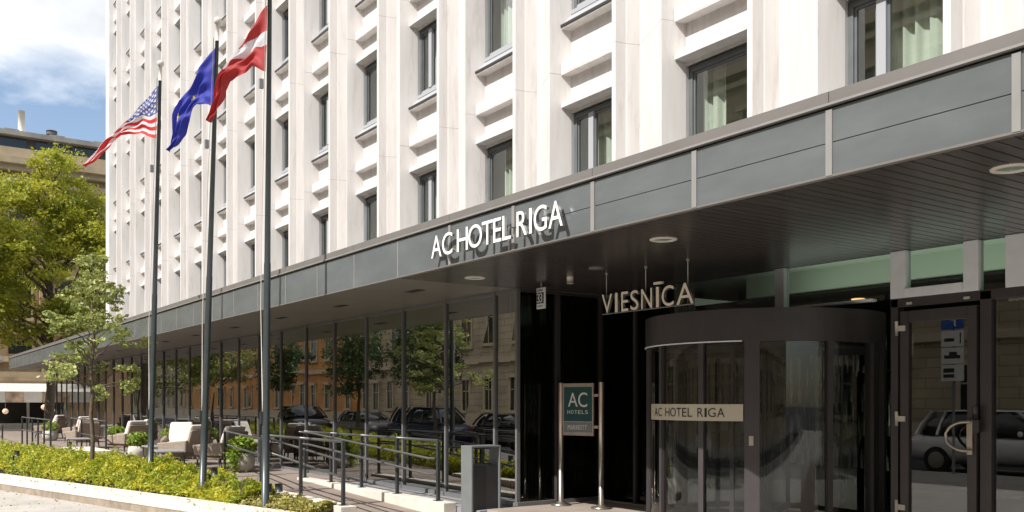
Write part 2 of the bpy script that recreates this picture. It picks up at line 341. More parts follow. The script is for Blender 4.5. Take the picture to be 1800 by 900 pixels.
def text_mesh(ch, y0, y1, z0, z1, x, depth, name, mats, parent):
    """a letter facing -X, reading towards -Y, filling the box y0 (left, larger Y) .. y1, z0..z1; front at x, depth towards +X"""
    cu = bpy.data.curves.new('t', 'FONT'); cu.body = ch; cu.extrude = .5; cu.resolution_u = 4
    o = bpy.data.objects.new('t', cu); COL.objects.link(o); bpy.context.view_layer.update()
    me = bpy.data.meshes.new_from_object(o.evaluated_get(bpy.context.evaluated_depsgraph_get())); bpy.data.objects.remove(o)
    n = len(me.vertices); c = np.zeros(n*3); me.vertices.foreach_get('co', c); c = c.reshape(-1, 3)
    mn, mxx = c.min(0), c.max(0); q = (c-mn)/np.maximum(mxx-mn, 1e-6)
    off = worldloc(parent)
    w = np.stack([x+(1-q[:, 2])*depth-off.x, y0+(y1-y0)*q[:, 0]-off.y, z0+(z1-z0)*q[:, 1]-off.z], 1)
    me.vertices.foreach_set('co', w.ravel()); me.materials.clear()
    for m in mats: me.materials.append(m)
    me.update()
    if len(mats) > 1:
        for p in me.polygons: p.material_index = 0 if abs(p.normal.x) > .9 else 1
    ob = bpy.data.objects.new(name, me); COL.objects.link(ob); ob.parent = parent
    return ob

# ================================================================ ground
g = MB(); g.face([(-400, -300, -.34), (400, -300, -.34), (400, 500, -.34), (-400, 500, -.34)])
struct(g.build('ground', M['asphalt']))
g = MB(); g.box(-2.6, 40, -40, 140, -.6, -.18); struct(g.build('pavement', M['pave']))
g = MB(); g.box(-2.75, -2.6, -40, 140, -.6, -.172); struct(g.build('road_kerb', M['kerb'], bevel=.015))
g = MB(); g.box(-17, -10.4, -40, 140, -.6, -.2); struct(g.build('far_pavement', M['pave']))
g = MB()
for k in range(28): g.box(-6.62, -6.5, -30+k*6, -27+k*6, -.345, -.336)
struct(g.build('road_marking', M['signwhite']))
# raised terrace, ramps, entrance paving
g = MB(); g.prism([(7.88, 16.6), (7.88, 60), (1.2, 60), (2.2, 40), (3.2, 30), (4.95, 18.9), (5.75, 16.6)], -.3, 0)
struct(g.build('terrace_floor', M['terrace']))
g = MB(); g.hexa([(5.75, 11.3, -.3), (6.95, 11.3, -.3), (6.95, 16.6, -.3), (5.75, 16.6, -.3), (5.75, 11.3, -.176), (6.95, 11.3, -.176), (6.95, 16.6, -.004), (5.75, 16.6, -.004)])
struct(g.build('ramp', M['terrace']))
g = MB(); g.box(7.3, 9.4, -8, 11.1, -.3, 0); g.box(9.4, 9.5, -8, 11.1, -.3, .02); struct(g.build('entrance_floor', M['entry']))
g = MB(); g.box(7.19, 7.88, 11.12, 16.6, -.3, -.02); struct(g.build('granite_ledge', M['granite']))
# kerb of the planting bed (runs at an angle to the building)
nv, dv = (.97, .2435), (-.2435, .97)
def bed(off, t): return (nv[0]*off+dv[0]*t, nv[1]*off+dv[1]*t)
g = MB()
for i in range(24):
    a, b = 10.4+i*2.2, 10.4+(i+1)*2.2-.012
    g.prism([bed(7.035, a), bed(7.95, a), bed(7.95, b), bed(7.035, b)], -.062, -.03)
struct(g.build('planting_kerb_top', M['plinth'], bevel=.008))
g = MB()
for i in range(24):
    a, b = 10.4+i*2.2, 10.4+(i+1)*2.2-.008
    g.prism([bed(7.045, a), bed(7.94, a), bed(7.94, b), bed(7.045, b)], -.3, -.062)
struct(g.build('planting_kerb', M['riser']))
g = MB(); g.prism([bed(7.95, 10.5), bed(8.45, 10.5), bed(8.6, 13), bed(9.5, 17), bed(10.5, 28), bed(11.5, 45), bed(7.95, 60)], -.3, -.07)
struct(g.build('planting_soil', M['soil']))

# ================================================================ hotel building
HOTEL = thing('hotel_building', 'pale concrete hotel with deep vertical piers, dark canopy and glazed ground floor', 'building', (8.55, 20, 0))
XW, XF, XG, XD = 8.55, 8.22, 7.9, 9.46
PIT = 2.3384; Z0, ZTOP = 4.58, 5.82; FL = 2.76
def YK(k): return (.707+.2735*k)*XW
ZR = 22.5
f = MB()
for k in range(-3, 16):
    y = YK(k); yn = YK(k-1)
    # section of one bay going towards the camera: window recess, thin front, inward facet, outward facet, reveal
    prof = [(XW+.12, y-1.15), (XW, y-1.15), (XF, y-1.285), (XF, y-1.36), (XF+.16, y-1.385), (XF+.175, y-1.395), (XF+.35, y-1.455), (XF, yn+.1), (XW, yn), (XW+.12, yn)]
    f.prism(prof, 3.72, ZR, close=False)
y0, y1 = YK(-4), YK(15)
# far end pier
f.prism([(XW, YK(15)), (XF, YK(15)+.1), (XF, YK(15)+.75), (XW+.5, YK(15)+.75), (XW+12, YK(15)+.75)], 3.72, ZR, close=False)
YEND = YK(15)+.75
wins = []
for k in range(-1, 16):
    y = YK(k); nv_ = int(math.ceil((1.26+.835*k)/2.76)) if k >= 0 else 1
    nmax = max(1, nv_)+1; z = 3.72
    for n in range(7):
        zb, zt = Z0+FL*n, ZTOP+FL*n
        # spandrel below the window
        f.face([(XW, y, z), (XW, y-1.15, z), (XW, y-1.15, zb), (XW, y, zb)])
        if n < nmax: wins.append((k, n)); z = zt
        else: z = zb
        # ledges
        ye = y-1.26
        def wedge(pts):
            f.prismY([(XW+.01 if a == 'w' else a, zz) for a, zz in pts], ye, y-.002 if True else y)
        f.prismY([(8.385, zb-.29), (XW+.02, zb-.29), (XW+.02, zb-.08), (8.385, zb-.252)], ye, y+.04)
        f.prismY([(8.385, zb-.97), (XW+.02, zb-.97), (XW+.02, zb-.67), (8.385, zb-.81)], ye, y+.04)
        if n < 7: f.prismY([(8.385, zt+.07), (XW+.02, zt+.05), (XW+.02, zt+.27), (8.385, zt+.125)], ye, y+.04)
    f.face([(XW, y, z), (XW, y-1.15, z), (XW, y-1.15, ZR), (XW, y, ZR)])
f.build('facade', M['facade'], HOTEL)
# shell behind: roof, end walls, dark rooms
f = MB(); f.box(9.7, 20, -8, YEND-.1, 4.2, ZR); f.build('inner_wall', M['room'], HOTEL)
f = MB(); f.face([(8.2, -8, ZR), (20, -8, ZR), (20, YEND, ZR), (8.2, YEND, ZR)]); f.face([(XW, -2, 4.1), (9.8, -2, 4.1), (9.8, YEND, 4.1), (XW, YEND, 4.1)])
for n in range(1, 7):
    f.box(XW+.14, 9.72, -2, YEND-.1, Z0+FL*n-.9, Z0+FL*n-.6)
f.build('floor_slab', M['room'], HOTEL)
# windows
def make_window(k, n):
    y = YK(k); zb, zt = Z0+FL*n, ZTOP+FL*n; ye = y-1.15; xf = XW+.05
    w = MB(); fw = .065
    w.box(xf, xf+.07, y-fw, y+.0, zb, zt); w.box(xf, xf+.07, ye, ye+fw, zb, zt)
    w.box(xf, xf+.07, ye+fw, y-fw, zt-.07, zt)
    w.box(xf-.02, xf+.1, ye, ye+.03, zb, zt)
    w.cur = 1
    w.box(xf+.003, xf+.072, ye+fw, y-fw, zb, zb+.085); w.box(XW-.01, xf, ye, y, zb-.05, zb+.01)
    if k % 2 == 0: ym = y-.40; w.box(xf-.012, xf+.06, ym-.055, ym+.055, zb+.085, zt-.07)
    # inner sash lines
    w.cur = 0
    for a, b in (((y-.345, y-fw), (ye+fw, y-.455)) if k % 2 == 0 else ((ye+fw, y-fw),)):
        pass
    if k % 2 == 0: segs = [(y-.345, y-fw), (ye+fw, y-.455)]
    else: segs = [(ye+fw, y-fw)]
    for a, b in segs:
        w.box(xf+.02, xf+.055, a, a+.03, zb+.085, zt-.07); w.box(xf+.02, xf+.055, b-.03, b, zb+.085, zt-.07)
        w.box(xf+.02, xf+.055, a+.03, b-.03, zt-.1, zt-.07)
    o = w.build('window', [M['winframe'], M['winlight']], HOTEL)
    q = MB(); q.prismY([(8.384, zb-.25), (XW+.01, zb-.07), (XW+.01, zb-.045), (8.384, zb-.236)], y-1.24, y+.025)
    q.cur = 1; q.prismY([(8.37, zb-.27), (8.3845, zb-.27), (8.3845, zb-.228), (8.37, zb-.232)], y-1.24, y+.035); q.build('sill', [M['winlight'], M['flashing']], o)
    p = MB(); p.face([(xf+.035, y-fw, zb+.08), (xf+.035, ye+fw, zb+.08), (xf+.035, ye+fw, zt-.07), (xf+.035, y-fw, zt-.07)])
    p.build('pane', M['winglass'], o)
    # curtain: wavy cloth, leaving different gaps
    r = random.Random(k*31+n*7)
    for a, b in ([(r.uniform(.02, .1), r.uniform(.2, .5)), (r.uniform(.55, .75), .98)] if r.random() < .55 else [(r.uniform(.0, .35), .99)]):
        c = MB(); nn = 56; xs = 8.86; ph = r.uniform(0, 6)
        pts = []
        for i in range(nn+1):
            t = a+(b-a)*i/nn; yy = y-1.15*t
            pts.append((xs+.045*math.sin(t*46+ph+1.3*math.sin(t*9+ph))+.012*math.sin(t*97), yy))
        c.strip(pts, zb-.2, zt+.1)
        c.build('curtain', M['curtain'], o)
for k, n in wins: make_window(k, n)

# ---- canopy
XS, ZS = 5.88, 3.23
Y0C, Y1C = -6.67, 53.7
f = MB()
joints = [2.92+1.37*k for k in range(-7, 38)]
for i in range(len(joints)-1):
    a, b = joints[i]+.006, joints[i+1]-.006
    if b < 9.5:
        f.box(XS, XS+.03, a, b, ZS+.012, 3.478); f.box(XS, XS+.03, a, b, 3.484, 3.735)
    else: f.box(XS, XS+.03, a, b, ZS+.012, 3.735)
f.build('fascia_panel', M['fascia'], HOTEL, bevel=.002)
f = MB()
for j in joints:
    if j < 10.5: f.box(XS-.012, XS+.02, j-.028, j+.028, ZS+.004, 3.725)
    else: f.box(XS-.004, XS+.02, j-.012, j+.012, ZS+.008, 3.725)
f.box(XS-.035, XS+.03, Y0C, Y1C, 3.752, 3.770)
f.build('joint_strip', M['strip'], HOTEL)
f = MB(); f.box(XS+.031, XS+.08, Y0C, Y1C, ZS+.02, 3.75); f.box(XS+.012, XS+.03, Y0C, Y1C, 3.737, 3.75); f.build('fascia_backing', M['dark'], HOTEL)
f = MB()
for i in range(0, len(joints)-2, 2): f.box(XS-.012, XS+.1, joints[i]+.003, joints[i+2]-.003, 3.7705, 3.862)
f.box(XS+.1, 8.6, Y0C, Y1C, 3.77, 3.80); f.box(8.6, 20, YEND, 53.7, 3.77, 3.8)
f.box(XS-.008, XS+.05, Y0C, Y1C, ZS-.006, ZS+.011)
f.box(5.95, 9.5, 53.7, 53.74, ZS, 3.862)
f.build('coping', M['coping'], HOTEL)
f = MB(); y = -6.5; i = 0
while y < 11.15:
    f.box(XS+.05, 9.55 if y < 11.12 else XG, y, y+.108, ZS, ZS+.02); y += .12
f.build('soffit_boards', M['board'], HOTEL)
f = MB(); f.box(XS+.055, 9.6, -6.5, 11.2, ZS+.022, ZS+.05); f.box(XS+.055, XG+.1, 11.22, 53.6, ZS+.02, ZS+.05); f.build('soffit_backing', M['dark'], HOTEL)
f = MB(); y = 11.21
while y < 53.6:
    f.box(XS+.05, 6.9, y, min(y+1.362, 53.6), ZS-.002, ZS+.015); f.box(6.906, XG+.06, y, min(y+1.362, 53.6), ZS-.002, ZS+.015); y += 1.37
f.build('soffit_panel', M['soffit'], HOTEL)
# recessed ceiling lamps
for y in (3.39, 6.94, 10.56, -.15):
    d = MB(); c = (6.75, y, ZS); d.lathe(c, [(.10, .0), (.105, -.012), (.14, -.008), (.145, .003)], 32); d.cur = 1; d.lathe(c, [(.101, 0.0), (.085, -.004), (.03, -.008), (.001, -.008)], 24)
    d.build('ceiling_downlight', [M['ring'], M['dish']], HOTEL)
for y in (12.3, 14.98, 17.8, 20.7, 23.7, 26.6, 29.5, 32.4, 35.3, 38.2, 41.1, 44, 47, 50):
    d = MB(); d.box(6.71, 6.85, y-.2, y+.2, ZS-.008, ZS-.003); d.build('ceiling_slot', M['dark'], HOTEL)
d = MB(); d.tube([(7.75, 9.75, ZS), (7.75, 9.75, ZS-.09)], .045, 12); d.build('ceiling_sensor', M['ring'], HOTEL)
d = MB(); d.lathe((7.5, 8.9, ZS), [(.1, 0), (.1, -.015), (.001, -.015)], 20); d.build('ceiling_speaker', M['soffit'], HOTEL)

# ---- ground-floor glazing
ym = [11.18, 11.77]+[13.24+1.5*i for i in range(0, 28)]
ym = [v for v in ym if v < 53.6]
for i, y in enumerate(ym):
    m = MB(); m.box(XG-.035, XG+.03, y-.022, y+.022, -.02, ZS-.003); m.build('mullion', M['mull'], HOTEL)
for a, b in zip(ym[:-1], ym[1:]):
    tl = random.uniform(-.008, .008)
    m = MB(); m.face([(XG+tl, b-.028, .05), (XG-tl, a+.028, .05), (XG-tl*.5, a+.028, ZS-.03), (XG+tl*.6, b-.028, ZS-.03)]); m.build('glass_pane', M['shopglass'], HOTEL)
for a, b in zip(ym[:-1], ym[1:]):
    m = MB(); m.box(XG-.05, XG+.05, a+.022, b-.022, -.02, .05); m.build('glazing_sill', M['mull'], HOTEL)
m = MB(); m.box(XG-.02, XG+.04, ym[0], ym[-1], ZS-.05, ZS-.0035); m.build('glazing_head', M['mull'], HOTEL)
m = MB(); m.box(XG-.06, XD, 11.1, 11.2, 0.003, .06); m.build('side_sill', M['mull'], HOTEL)
m = MB(); m.box(XG+.05, XD, 11.13, 11.17, ZS-.05, ZS-.003); m.build('side_head', M['doorframe'], HOTEL)
m = MB(); m.face([(XG+.02, 11.15, .06), (XD, 11.15, .06), (XD, 11.15, ZS-.05), (XG+.02, 11.15, ZS-.05)]); m.build('side_glass', M['darkglass'], HOTEL)
m = MB(); m.box(8.56, 8.63, 11.09, 11.2, .003, ZS-.003); m.box(XD-.04, XD+.04, 11.07, 11.2, .003, ZS-.003)
m.build('side_mullion', M['doorframe'], HOTEL)
# curtain of dark vertical slats behind the side glass and behind the entrance wall
m = MB()
for i in range(26): x = 7.98+i*.06; m.box(x, x+.012, 11.5, 11.56, .0, 3.2)
for i in range(42): y = 9.4+i*.045; m.box(9.72, 9.76, y, y+.014, 0, 3.2)
m.build('slat_screen', M['slat'], HOTEL)
# interior
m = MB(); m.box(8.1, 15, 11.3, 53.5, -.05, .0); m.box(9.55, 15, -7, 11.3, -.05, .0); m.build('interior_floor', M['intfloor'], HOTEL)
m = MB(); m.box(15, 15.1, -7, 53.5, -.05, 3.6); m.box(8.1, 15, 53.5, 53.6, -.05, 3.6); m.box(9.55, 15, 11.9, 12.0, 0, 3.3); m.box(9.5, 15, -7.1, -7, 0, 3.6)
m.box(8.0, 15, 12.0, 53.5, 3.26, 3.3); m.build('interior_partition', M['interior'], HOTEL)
m = MB(); m.face([(9.55, -7, 3.44), (15, -7, 3.44), (15, 11.9, 3.44), (9.55, 11.9, 3.44)]); m.box(11.1, 11.2, -7, 9.6, 3.14, 3.44); m.build('lobby_ceiling', M['mint'], HOTEL)
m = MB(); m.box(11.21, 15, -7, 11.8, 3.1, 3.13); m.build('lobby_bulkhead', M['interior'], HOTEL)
for i, (x, y) in enumerate(((11.6, 2.2), (11.6, 5.6), (12.6, 4.2), (12.2, 8.4), (11.9, -.6))):
    m = MB(); m.lathe((x, y, 3.095), [(.1, 0), (.09, -.02), (.001, -.02)], 14); m.build('lobby_lamp', M['spotlamp'], HOTEL)
al = bpy.data.lights.new('lobby_fill_light', 'AREA'); ao = bpy.data.objects.new('lobby_fill_light', al); COL.objects.link(ao)  # area light added to brighten the lobby ceiling from below, without a fitting
al.shape = 'RECTANGLE'; al.size = .5; al.size_y = 12; al.energy = 26; al.color = (1, 1, .93); ao.location = (10.5, 2.5, 2.75); ao.rotation_euler = (R(180), 0, 0); ao.parent = None
# shelf with shiny clutter deep in the lobby
m = MB()
for i in range(8): m.box(12.4, 12.45, 7.7+i*.55, 7.75+i*.55, 0, 2.7)
for z in (.5, 1.0, 1.5, 2.0): m.box(12.35, 12.75, 7.7, 11.6, z, z+.03)
m.build('shelf_rack', M['slat'], HOTEL)
m = MB()
for i in range(120):
    y = random.uniform(7.8, 11.5); z = random.choice((.53, 1.03, 1.53)); r = random.uniform(.02, .045)
    m.lathe((12.5+random.uniform(-.08, .1), y, z), [(r, 0), (r, .17), (r*.35, .23), (r*.35, .3)], 8)
m.build('bottles', M['rim'], HOTEL)['kind'] = 'stuff'

m = MB()
for i in range(170):
    y = random.uniform(7.1, 9.7); x = random.uniform(10.9, 11.9); z = random.uniform(.6, 2.3); m.tube([(x, y, z), (x, y, z+random.uniform(.1, .5))], random.uniform(.008, .022), 6)
m.build('hanging_glassware', M['rim'], HOTEL)['kind'] = 'stuff'
# ---- door wall with transom (plane XD), frames
def vpost(mb, y, w, z0, z1, x0=XD-.05, x1=XD+.07): mb.box(x0, x1, y-w/2, y+w/2, z0, z1)
m = MB()
vpost(m, 9.42, .07, 0, ZS-.003); vpost(m, 10.3, .05, .02, ZS-.003)
vpost(m, 6.02, .09, .02, 2.69); vpost(m, 4.99, .12, .02, 2.69); vpost(m, 4.36, .07, .02, 2.69); vpost(m, 3.2, .07, .02, 2.69); vpost(m, 2, .07, .02, 2.69)
m.box(XD-.05, XD+.07, -6, 6.06, 2.60, 2.70)
m.box(XD-.05, XD+.07, -6, 4.93, .02, .1)
m.build('entrance_frame', M['doorframe'], HOTEL, bevel=.004)
m = MB()
def YX(px, X=XD):
    t = (px-900)/1621; return X*(.82035-.57186*t)/(.57186+.82035*t)
m.box(XD-.06, XD+.05, YX(1383), YX(1367), 2.70, ZS-.003)
m.box(XD-.06, XD+.05, YX(1597), YX(1570), 2.70, ZS-.003)
m.box(XD-.06, XD+.05, YX(1725), YX(1698), 2.70, ZS-.003)
m.box(XD-.06, XD+.05, YX(1850), YX(1772), 2.70, ZS-.003)
m.box(XD-.09, XD+.05, YX(1698), YX(1597), 2.70, 2.80)
m.box(XD-.08, XD+.05, 6.3, 9.4, 2.70, 2.73)
m.build('transom_frame', M['silver'], HOTEL, bevel=.006)
m = MB(); m.face([(XD, -6, 2.7), (XD, 9.4, 2.7), (XD, 9.4, 3.23), (XD, -6, 3.23)]); m.build('transom_glass', M['transom'], HOTEL)
m = MB(); m.face([(XD, 9.45, .02), (XD, 11.1, .02), (XD, 11.1, 3.23), (XD, 9.45, 3.23)]); m.build('fixed_glass', M['darkglass'], HOTEL); m = MB(); m.face([(XD, -6, .1), (XD, 4.94, .1), (XD, 4.94, 2.61), (XD, -6, 2.61)]); m.build('entrance_glass', M['doorglass'], HOTEL)
c = MB()
pts = [(9.75+.04*math.sin(i*1.1), 4.93-i*.012) for i in range(34)]
c.strip(pts, 2.6, 3.3)
c.build('entrance_curtain', M['curtain'], HOTEL)

# ---- swing door
D = MB(); ya, yb = 5.93, 5.07
D.box(XD-.08, XD-.01, ya-.1, ya, .03, 2.55); D.box(XD-.08, XD-.01, yb, yb+.1, .03, 2.55); D.box(XD-.08, XD-.01, yb+.1, ya-.1, 2.42, 2.55); D.box(XD-.08, XD-.01, yb+.1, ya-.1, .03, .16)
door = D.build('door', M['doorframe'], HOTEL, bevel=.005)
m = MB(); m.face([(XD-.045, yb+.1, .16), (XD-.045, ya-.1, .16), (XD-.045, ya-.1, 2.42), (XD-.045, yb+.1, 2.42)]); m.build('door_glass', M['doorglass'], door)
m = MB(); m.box(XD-.105, XD-.082, yb+.03, yb+.09, 1.0, 1.36)
yc = yb+.06; pts = []
for i in range(17):
    a = math.pi*i/16; pts.append((XD-.17-.0*math.sin(a), yc+.22*math.sin(a), 1.19+.15*math.cos(a)))
pts = [(XD-.1, yc, 1.34)]+pts+[(XD-.1, yc, 1.04)]
m.tube(pts, .016, 10); m.build('door_handle', M['steel'], door)
m = MB(); m.box(XD-.13, XD-.082, yb-.05, yb+.015, 1.23, 1.36); m.tube([(XD-.12, yb-.01, 1.36), (XD-.12, yb-.01, 1.5)], .03, 10); m.build('door_lock', M['bindark'], door)
for z in (2.36, 1.36, .38):
    m = MB(); m.tube([(XD-.1, ya+.03, z-.08), (XD-.1, ya+.03, z+.08)], .018, 8); m.box(XD-.1, XD-.082, ya-.07, ya+.03, z-.03, z+.03); m.build('hinge', M['ring'], door)
m = MB(); m.box(XD-.075, XD-.055, 5.8, 5.86, 2.62, 2.645); m.box(XD-.075, XD-.055, 5.15, 5.21, 2.62, 2.645); m.build('magnet_contact', M['ring'], HOTEL)

# ---- revolving door
CX, CY, CR = 9.46, 7.91, 1.48
def arc(a0, a1, r, n): return [(CX-r*math.cos(R(a0+(a1-a0)*i/n)), CY+r*math.sin(R(a0+(a1-a0)*i/n))) for i in range(n+1)]
def arcwall(mb, a0, a1, r0, r1, z0, z1, n=24, smooth=True):
    A, B = arc(a0, a1, r0, n), arc(a0, a1, r1, n)
    for i in range(n):
        mb.face([(*A[i], z0), (*A[i+1], z0), (*A[i+1], z1), (*A[i], z1)]); mb.face([(*B[i+1], z0), (*B[i], z0), (*B[i], z1), (*B[i+1], z1)])
        mb.face([(*A[i], z1), (*A[i+1], z1), (*B[i+1], z1), (*B[i], z1)]); mb.face([(*A[i+1], z0), (*A[i], z0), (*B[i], z0), (*B[i+1], z0)])
m = MB(); arcwall(m, -112, 112, CR+.02, CR-.16, 2.24, 2.615, 64)
m.prism(arc(-112, 112, CR-.02, 48), 2.56, 2.60); m.prism(arc(-112, 112, CR-.17, 48), 2.2, 2.24)
rev = m.build('revolving_door', M['doorframe'], HOTEL)
m = MB(); arcwall(m, -34, 52, CR+.006, CR-.02, .03, .11, 30); m.build('base_ring', M['doorframe'], rev)
m = MB(); arcwall(m, -31, 50, CR+.028, CR+.022, 2.236, 2.25, 30); m.build('light_edge', M['silver'], rev)
def rpost(a0, a1, name, r0=CR+.01, r1=CR-.1, z1=2.24):
    m = MB(); arcwall(m, a0, a1, r0, r1, .0, z1, 3)
    for a in (a0, a1):
        p, q = arc(a, a+.001, r0, 1)[0], arc(a, a+.001, r1, 1)[0]; m.face([(*p, 0), (*q, 0), (*q, z1), (*p, z1)])
    m.build(name, M['doorframe'], rev)
rpost(-38.5, -32, 'jamb'); rpost(-13, -10.4, 'post', r1=CR-.06); rpost(14.5, 16.5, 'post', r1=CR-.06); rpost(38, 43, 'jamb'); rpost(-71, -68.5, 'post', r1=CR-.06); rpost(-102, -97, 'jamb'); rpost(-116, -110, 'jamb')
m = MB(); A = arc(-32, 40, CR-.03, 36)
m.strip(A, .11, 2.24)
m.build('curved_glass', M['curvedglass'], rev)
m = MB(); A = arc(-97, -38.5, CR-.03, 30)
m.strip(A, .11, 2.24)
m.build('curved_glass', M['curvedglass'], rev)
m = MB(); arcwall(m, -98, -38, CR+.004, CR-.05, .03, .1, 24); m.build('base_ring', M['doorframe'], rev)
# rotating wings
for a in (-25, 65, 155, 245):
    w = MB(); d = (-math.cos(R(a)), math.sin(R(a))); rr = CR-.12
    def bar(r0, r1, z0, z1, w=w, d=d): w.obox((CX+d[0]*(r0+r1)/2, CY+d[1]*(r0+r1)/2), d, r1-r0, .045, z1-z0, z0)
    bar(.06, rr, 2.12, 2.2); bar(.06, rr, .04, .14); bar(.06, .12, .14, 2.12); bar(rr-.06, rr, .14, 2.12)
    wo = w.build('wing', M['doorframe'], rev)
    p = MB(); p.face([(CX+d[0]*.12, CY+d[1]*.12, .14), (CX+d[0]*(rr-.06), CY+d[1]*(rr-.06), .14), (CX+d[0]*(rr-.06), CY+d[1]*(rr-.06), 2.12), (CX+d[0]*.12, CY+d[1]*.12, 2.12)])
    p.build('wing_glass', M['doorglass'], rev)
# lettered band on the curved glass
m = MB(); A = arc(-31.5, 26, CR+.012, 30)
for i in range(30): m.face([(*A[i], 1.325), (*A[i+1], 1.325), (*A[i+1], 1.52), (*A[i], 1.52)])
m.build('name_band', M['band'], rev)
def arcletters(txt, a0, a1, z0, z1):
    ws = {'I': .35, ' ': .5, 'A': 1.05, 'C': 1, 'H': 1, 'O': 1.15, 'T': .85, 'E': .8, 'L': .75, 'R': .9, 'G': 1.1}
    tot = sum(ws[c]+.18 for c in txt); a = a0
    for ch in txt:
        da = (a1-a0)*(ws[ch]+.18)/tot; dl = (a1-a0)*ws[ch]/tot
        if ch != ' ':
            am = R(a+dl/2); wid = abs(R(dl))*CR
            cu = bpy.data.curves.new('t', 'FONT'); cu.body = ch; o = bpy.data.objects.new('t', cu); COL.objects.link(o); bpy.context.view_layer.update()
            me = bpy.data.meshes.new_from_object(o.evaluated_get(bpy.context.evaluated_depsgraph_get())); bpy.data.objects.remove(o)
            c = np.zeros(len(me.vertices)*3); me.vertices.foreach_get('co', c); c = c.reshape(-1, 3); mn_, mx_ = c.min(0), c.max(0); q = (c-mn_)/np.maximum(mx_-mn_, 1e-6)
            rr = CR+.016; off = worldloc(rev); w = np.zeros_like(c)
            tt = am+(.5-q[:, 0])*(wid/CR)*1.0
            w[:, 0] = CX-rr*np.cos(tt)-off.x; w[:, 1] = CY+rr*np.sin(tt)-off.y; w[:, 2] = z0+(z1-z0)*q[:, 1]-off.z
            me.vertices.foreach_set('co', w.ravel()); me.materials.clear(); me.materials.append(M['black']); me.update()
            ob = bpy.data.objects.new('letter', me); COL.objects.link(ob); ob.parent = rev
        a += da
arcletters('AC HOTEL RIGA', 21, -24, 1.37, 1.475)
m = MB(); m.obox((CX-(CR+.02)*math.cos(R(-35)), CY+(CR+.02)*math.sin(R(-35))), (math.sin(R(-35)), math.cos(R(-35))), .05, .02, .11, 1.05); m.build('push_button', M['steel'], rev)
# people-like clutter is not built; a floor mat just inside the opening
m = MB(); m.box(8.6, 9.3, 6.6, 9.1, .021, .03); struct(m.build('door_mat', M['bindark']))

# ================================================================ signs
SG = thing('rooftop_name_sign', 'tall white raised capitals along the edge of the canopy above the entrance', 'sign', (5.77, 8.7, 3.33))
xl = XS-.105
def Yp(px): t = (px-900)/1621; return xl*(.82035-.57186*t)/(.57186+.82035*t)
for ch, a, b in (('A', 758, 776), ('C', 777, 795), ('H', 803, 822), ('O', 823, 847), ('T', 847, 866), ('E', 867, 881), ('L', 883, 897.5), ('R', 908, 926), ('I', 930, 934.5), ('G', 938, 961), ('A', 964, 989)):
    o = text_mesh(ch, Yp(a), Yp(b), 3.34, 3.61, xl, .035, 'letter', [M['white'], M['lettersteel']], SG)
for ch, a, b in ((0, 770, 780), (1, 812, 815), (1, 856, 860), (1, 890, 893), (1, 917, 920), (1, 950, 953), (1, 975, 978)):
    m = MB(); y = Yp((a+b)/2); m.box(xl+.035, XS, y-.008, y+.008, 3.47, 3.485); m.build('bracket', M['lettersteel'], SG)
SV = thing('hanging_word_sign', 'cream capitals hung on thin rods under the canopy beside the revolving door', 'sign', (7.9, 8.4, 2.7))
xl = 7.9
z0, z1 = 2.703, 2.952
for ch, a, b in (('V', 1058, 1076), ('I', 1081, 1085.5), ('E', 1092, 1104), ('S', 1108, 1122), ('N', 1127, 1146), ('I', 1153, 1158), ('C', 1163, 1184), ('A', 1189, 1219)):
    text_mesh(ch, Yp(a), Yp(b), z0, z1, xl, .04, 'letter', [M['cream'], M['lettersteel']], SV)
m = MB(); m.box(xl, xl+.04, Yp(1162.5), Yp(1148.5), z1+.035, z1+.06); m.build('macron', M['cream'], SV)
m = MB(); m.box(xl+.01, xl+.03, Yp(1219), Yp(1058), z0-.014, z0-.002); m.build('carrier_bar', M['lettersteel'], SV)
for px in (1063, 1132, 1206):
    m = MB(); m.tube([(xl+.03, Yp(px), z0), (xl+.03, Yp(px), ZS)], .006, 6); m.tube([(xl+.03, Yp(px), ZS-.02), (xl+.03, Yp(px), ZS)], .02, 10); m.build('rod', M['lettersteel'], SV)
# house number plate
HN = thing('house_number_sign', 'small black and white number 33 plate hanging at the glazed corner', 'sign', (7.83, 10.5, 2.87))
m = MB(); m.box(7.83, 7.85, 10.42, 10.62, 2.87, 3.17); m.build('plate', M['signwhite'], HN, bevel=.006)
m = MB(); m.box(7.824, 7.831, 10.45, 10.605, 2.945, 3.1); m.build('number_field', M['black'], HN)
for i in range(2): text_mesh('3', 10.595-i*.066, 10.535-i*.066, 2.957, 3.087, 7.818, .004, 'numeral', [M['signwhite']], HN)
m = MB(); m.box(7.824, 7.831, 10.47, 10.59, 3.12, 3.145); m.box(7.824, 7.831, 10.47, 10.59, 2.9, 2.915); m.build('small_print', M['greyp'], HN)
m = MB(); m.tube([(7.84, 10.52, 3.17), (7.84, 10.52, ZS)], .008, 6); m.build('hanger', M['lettersteel'], HN)
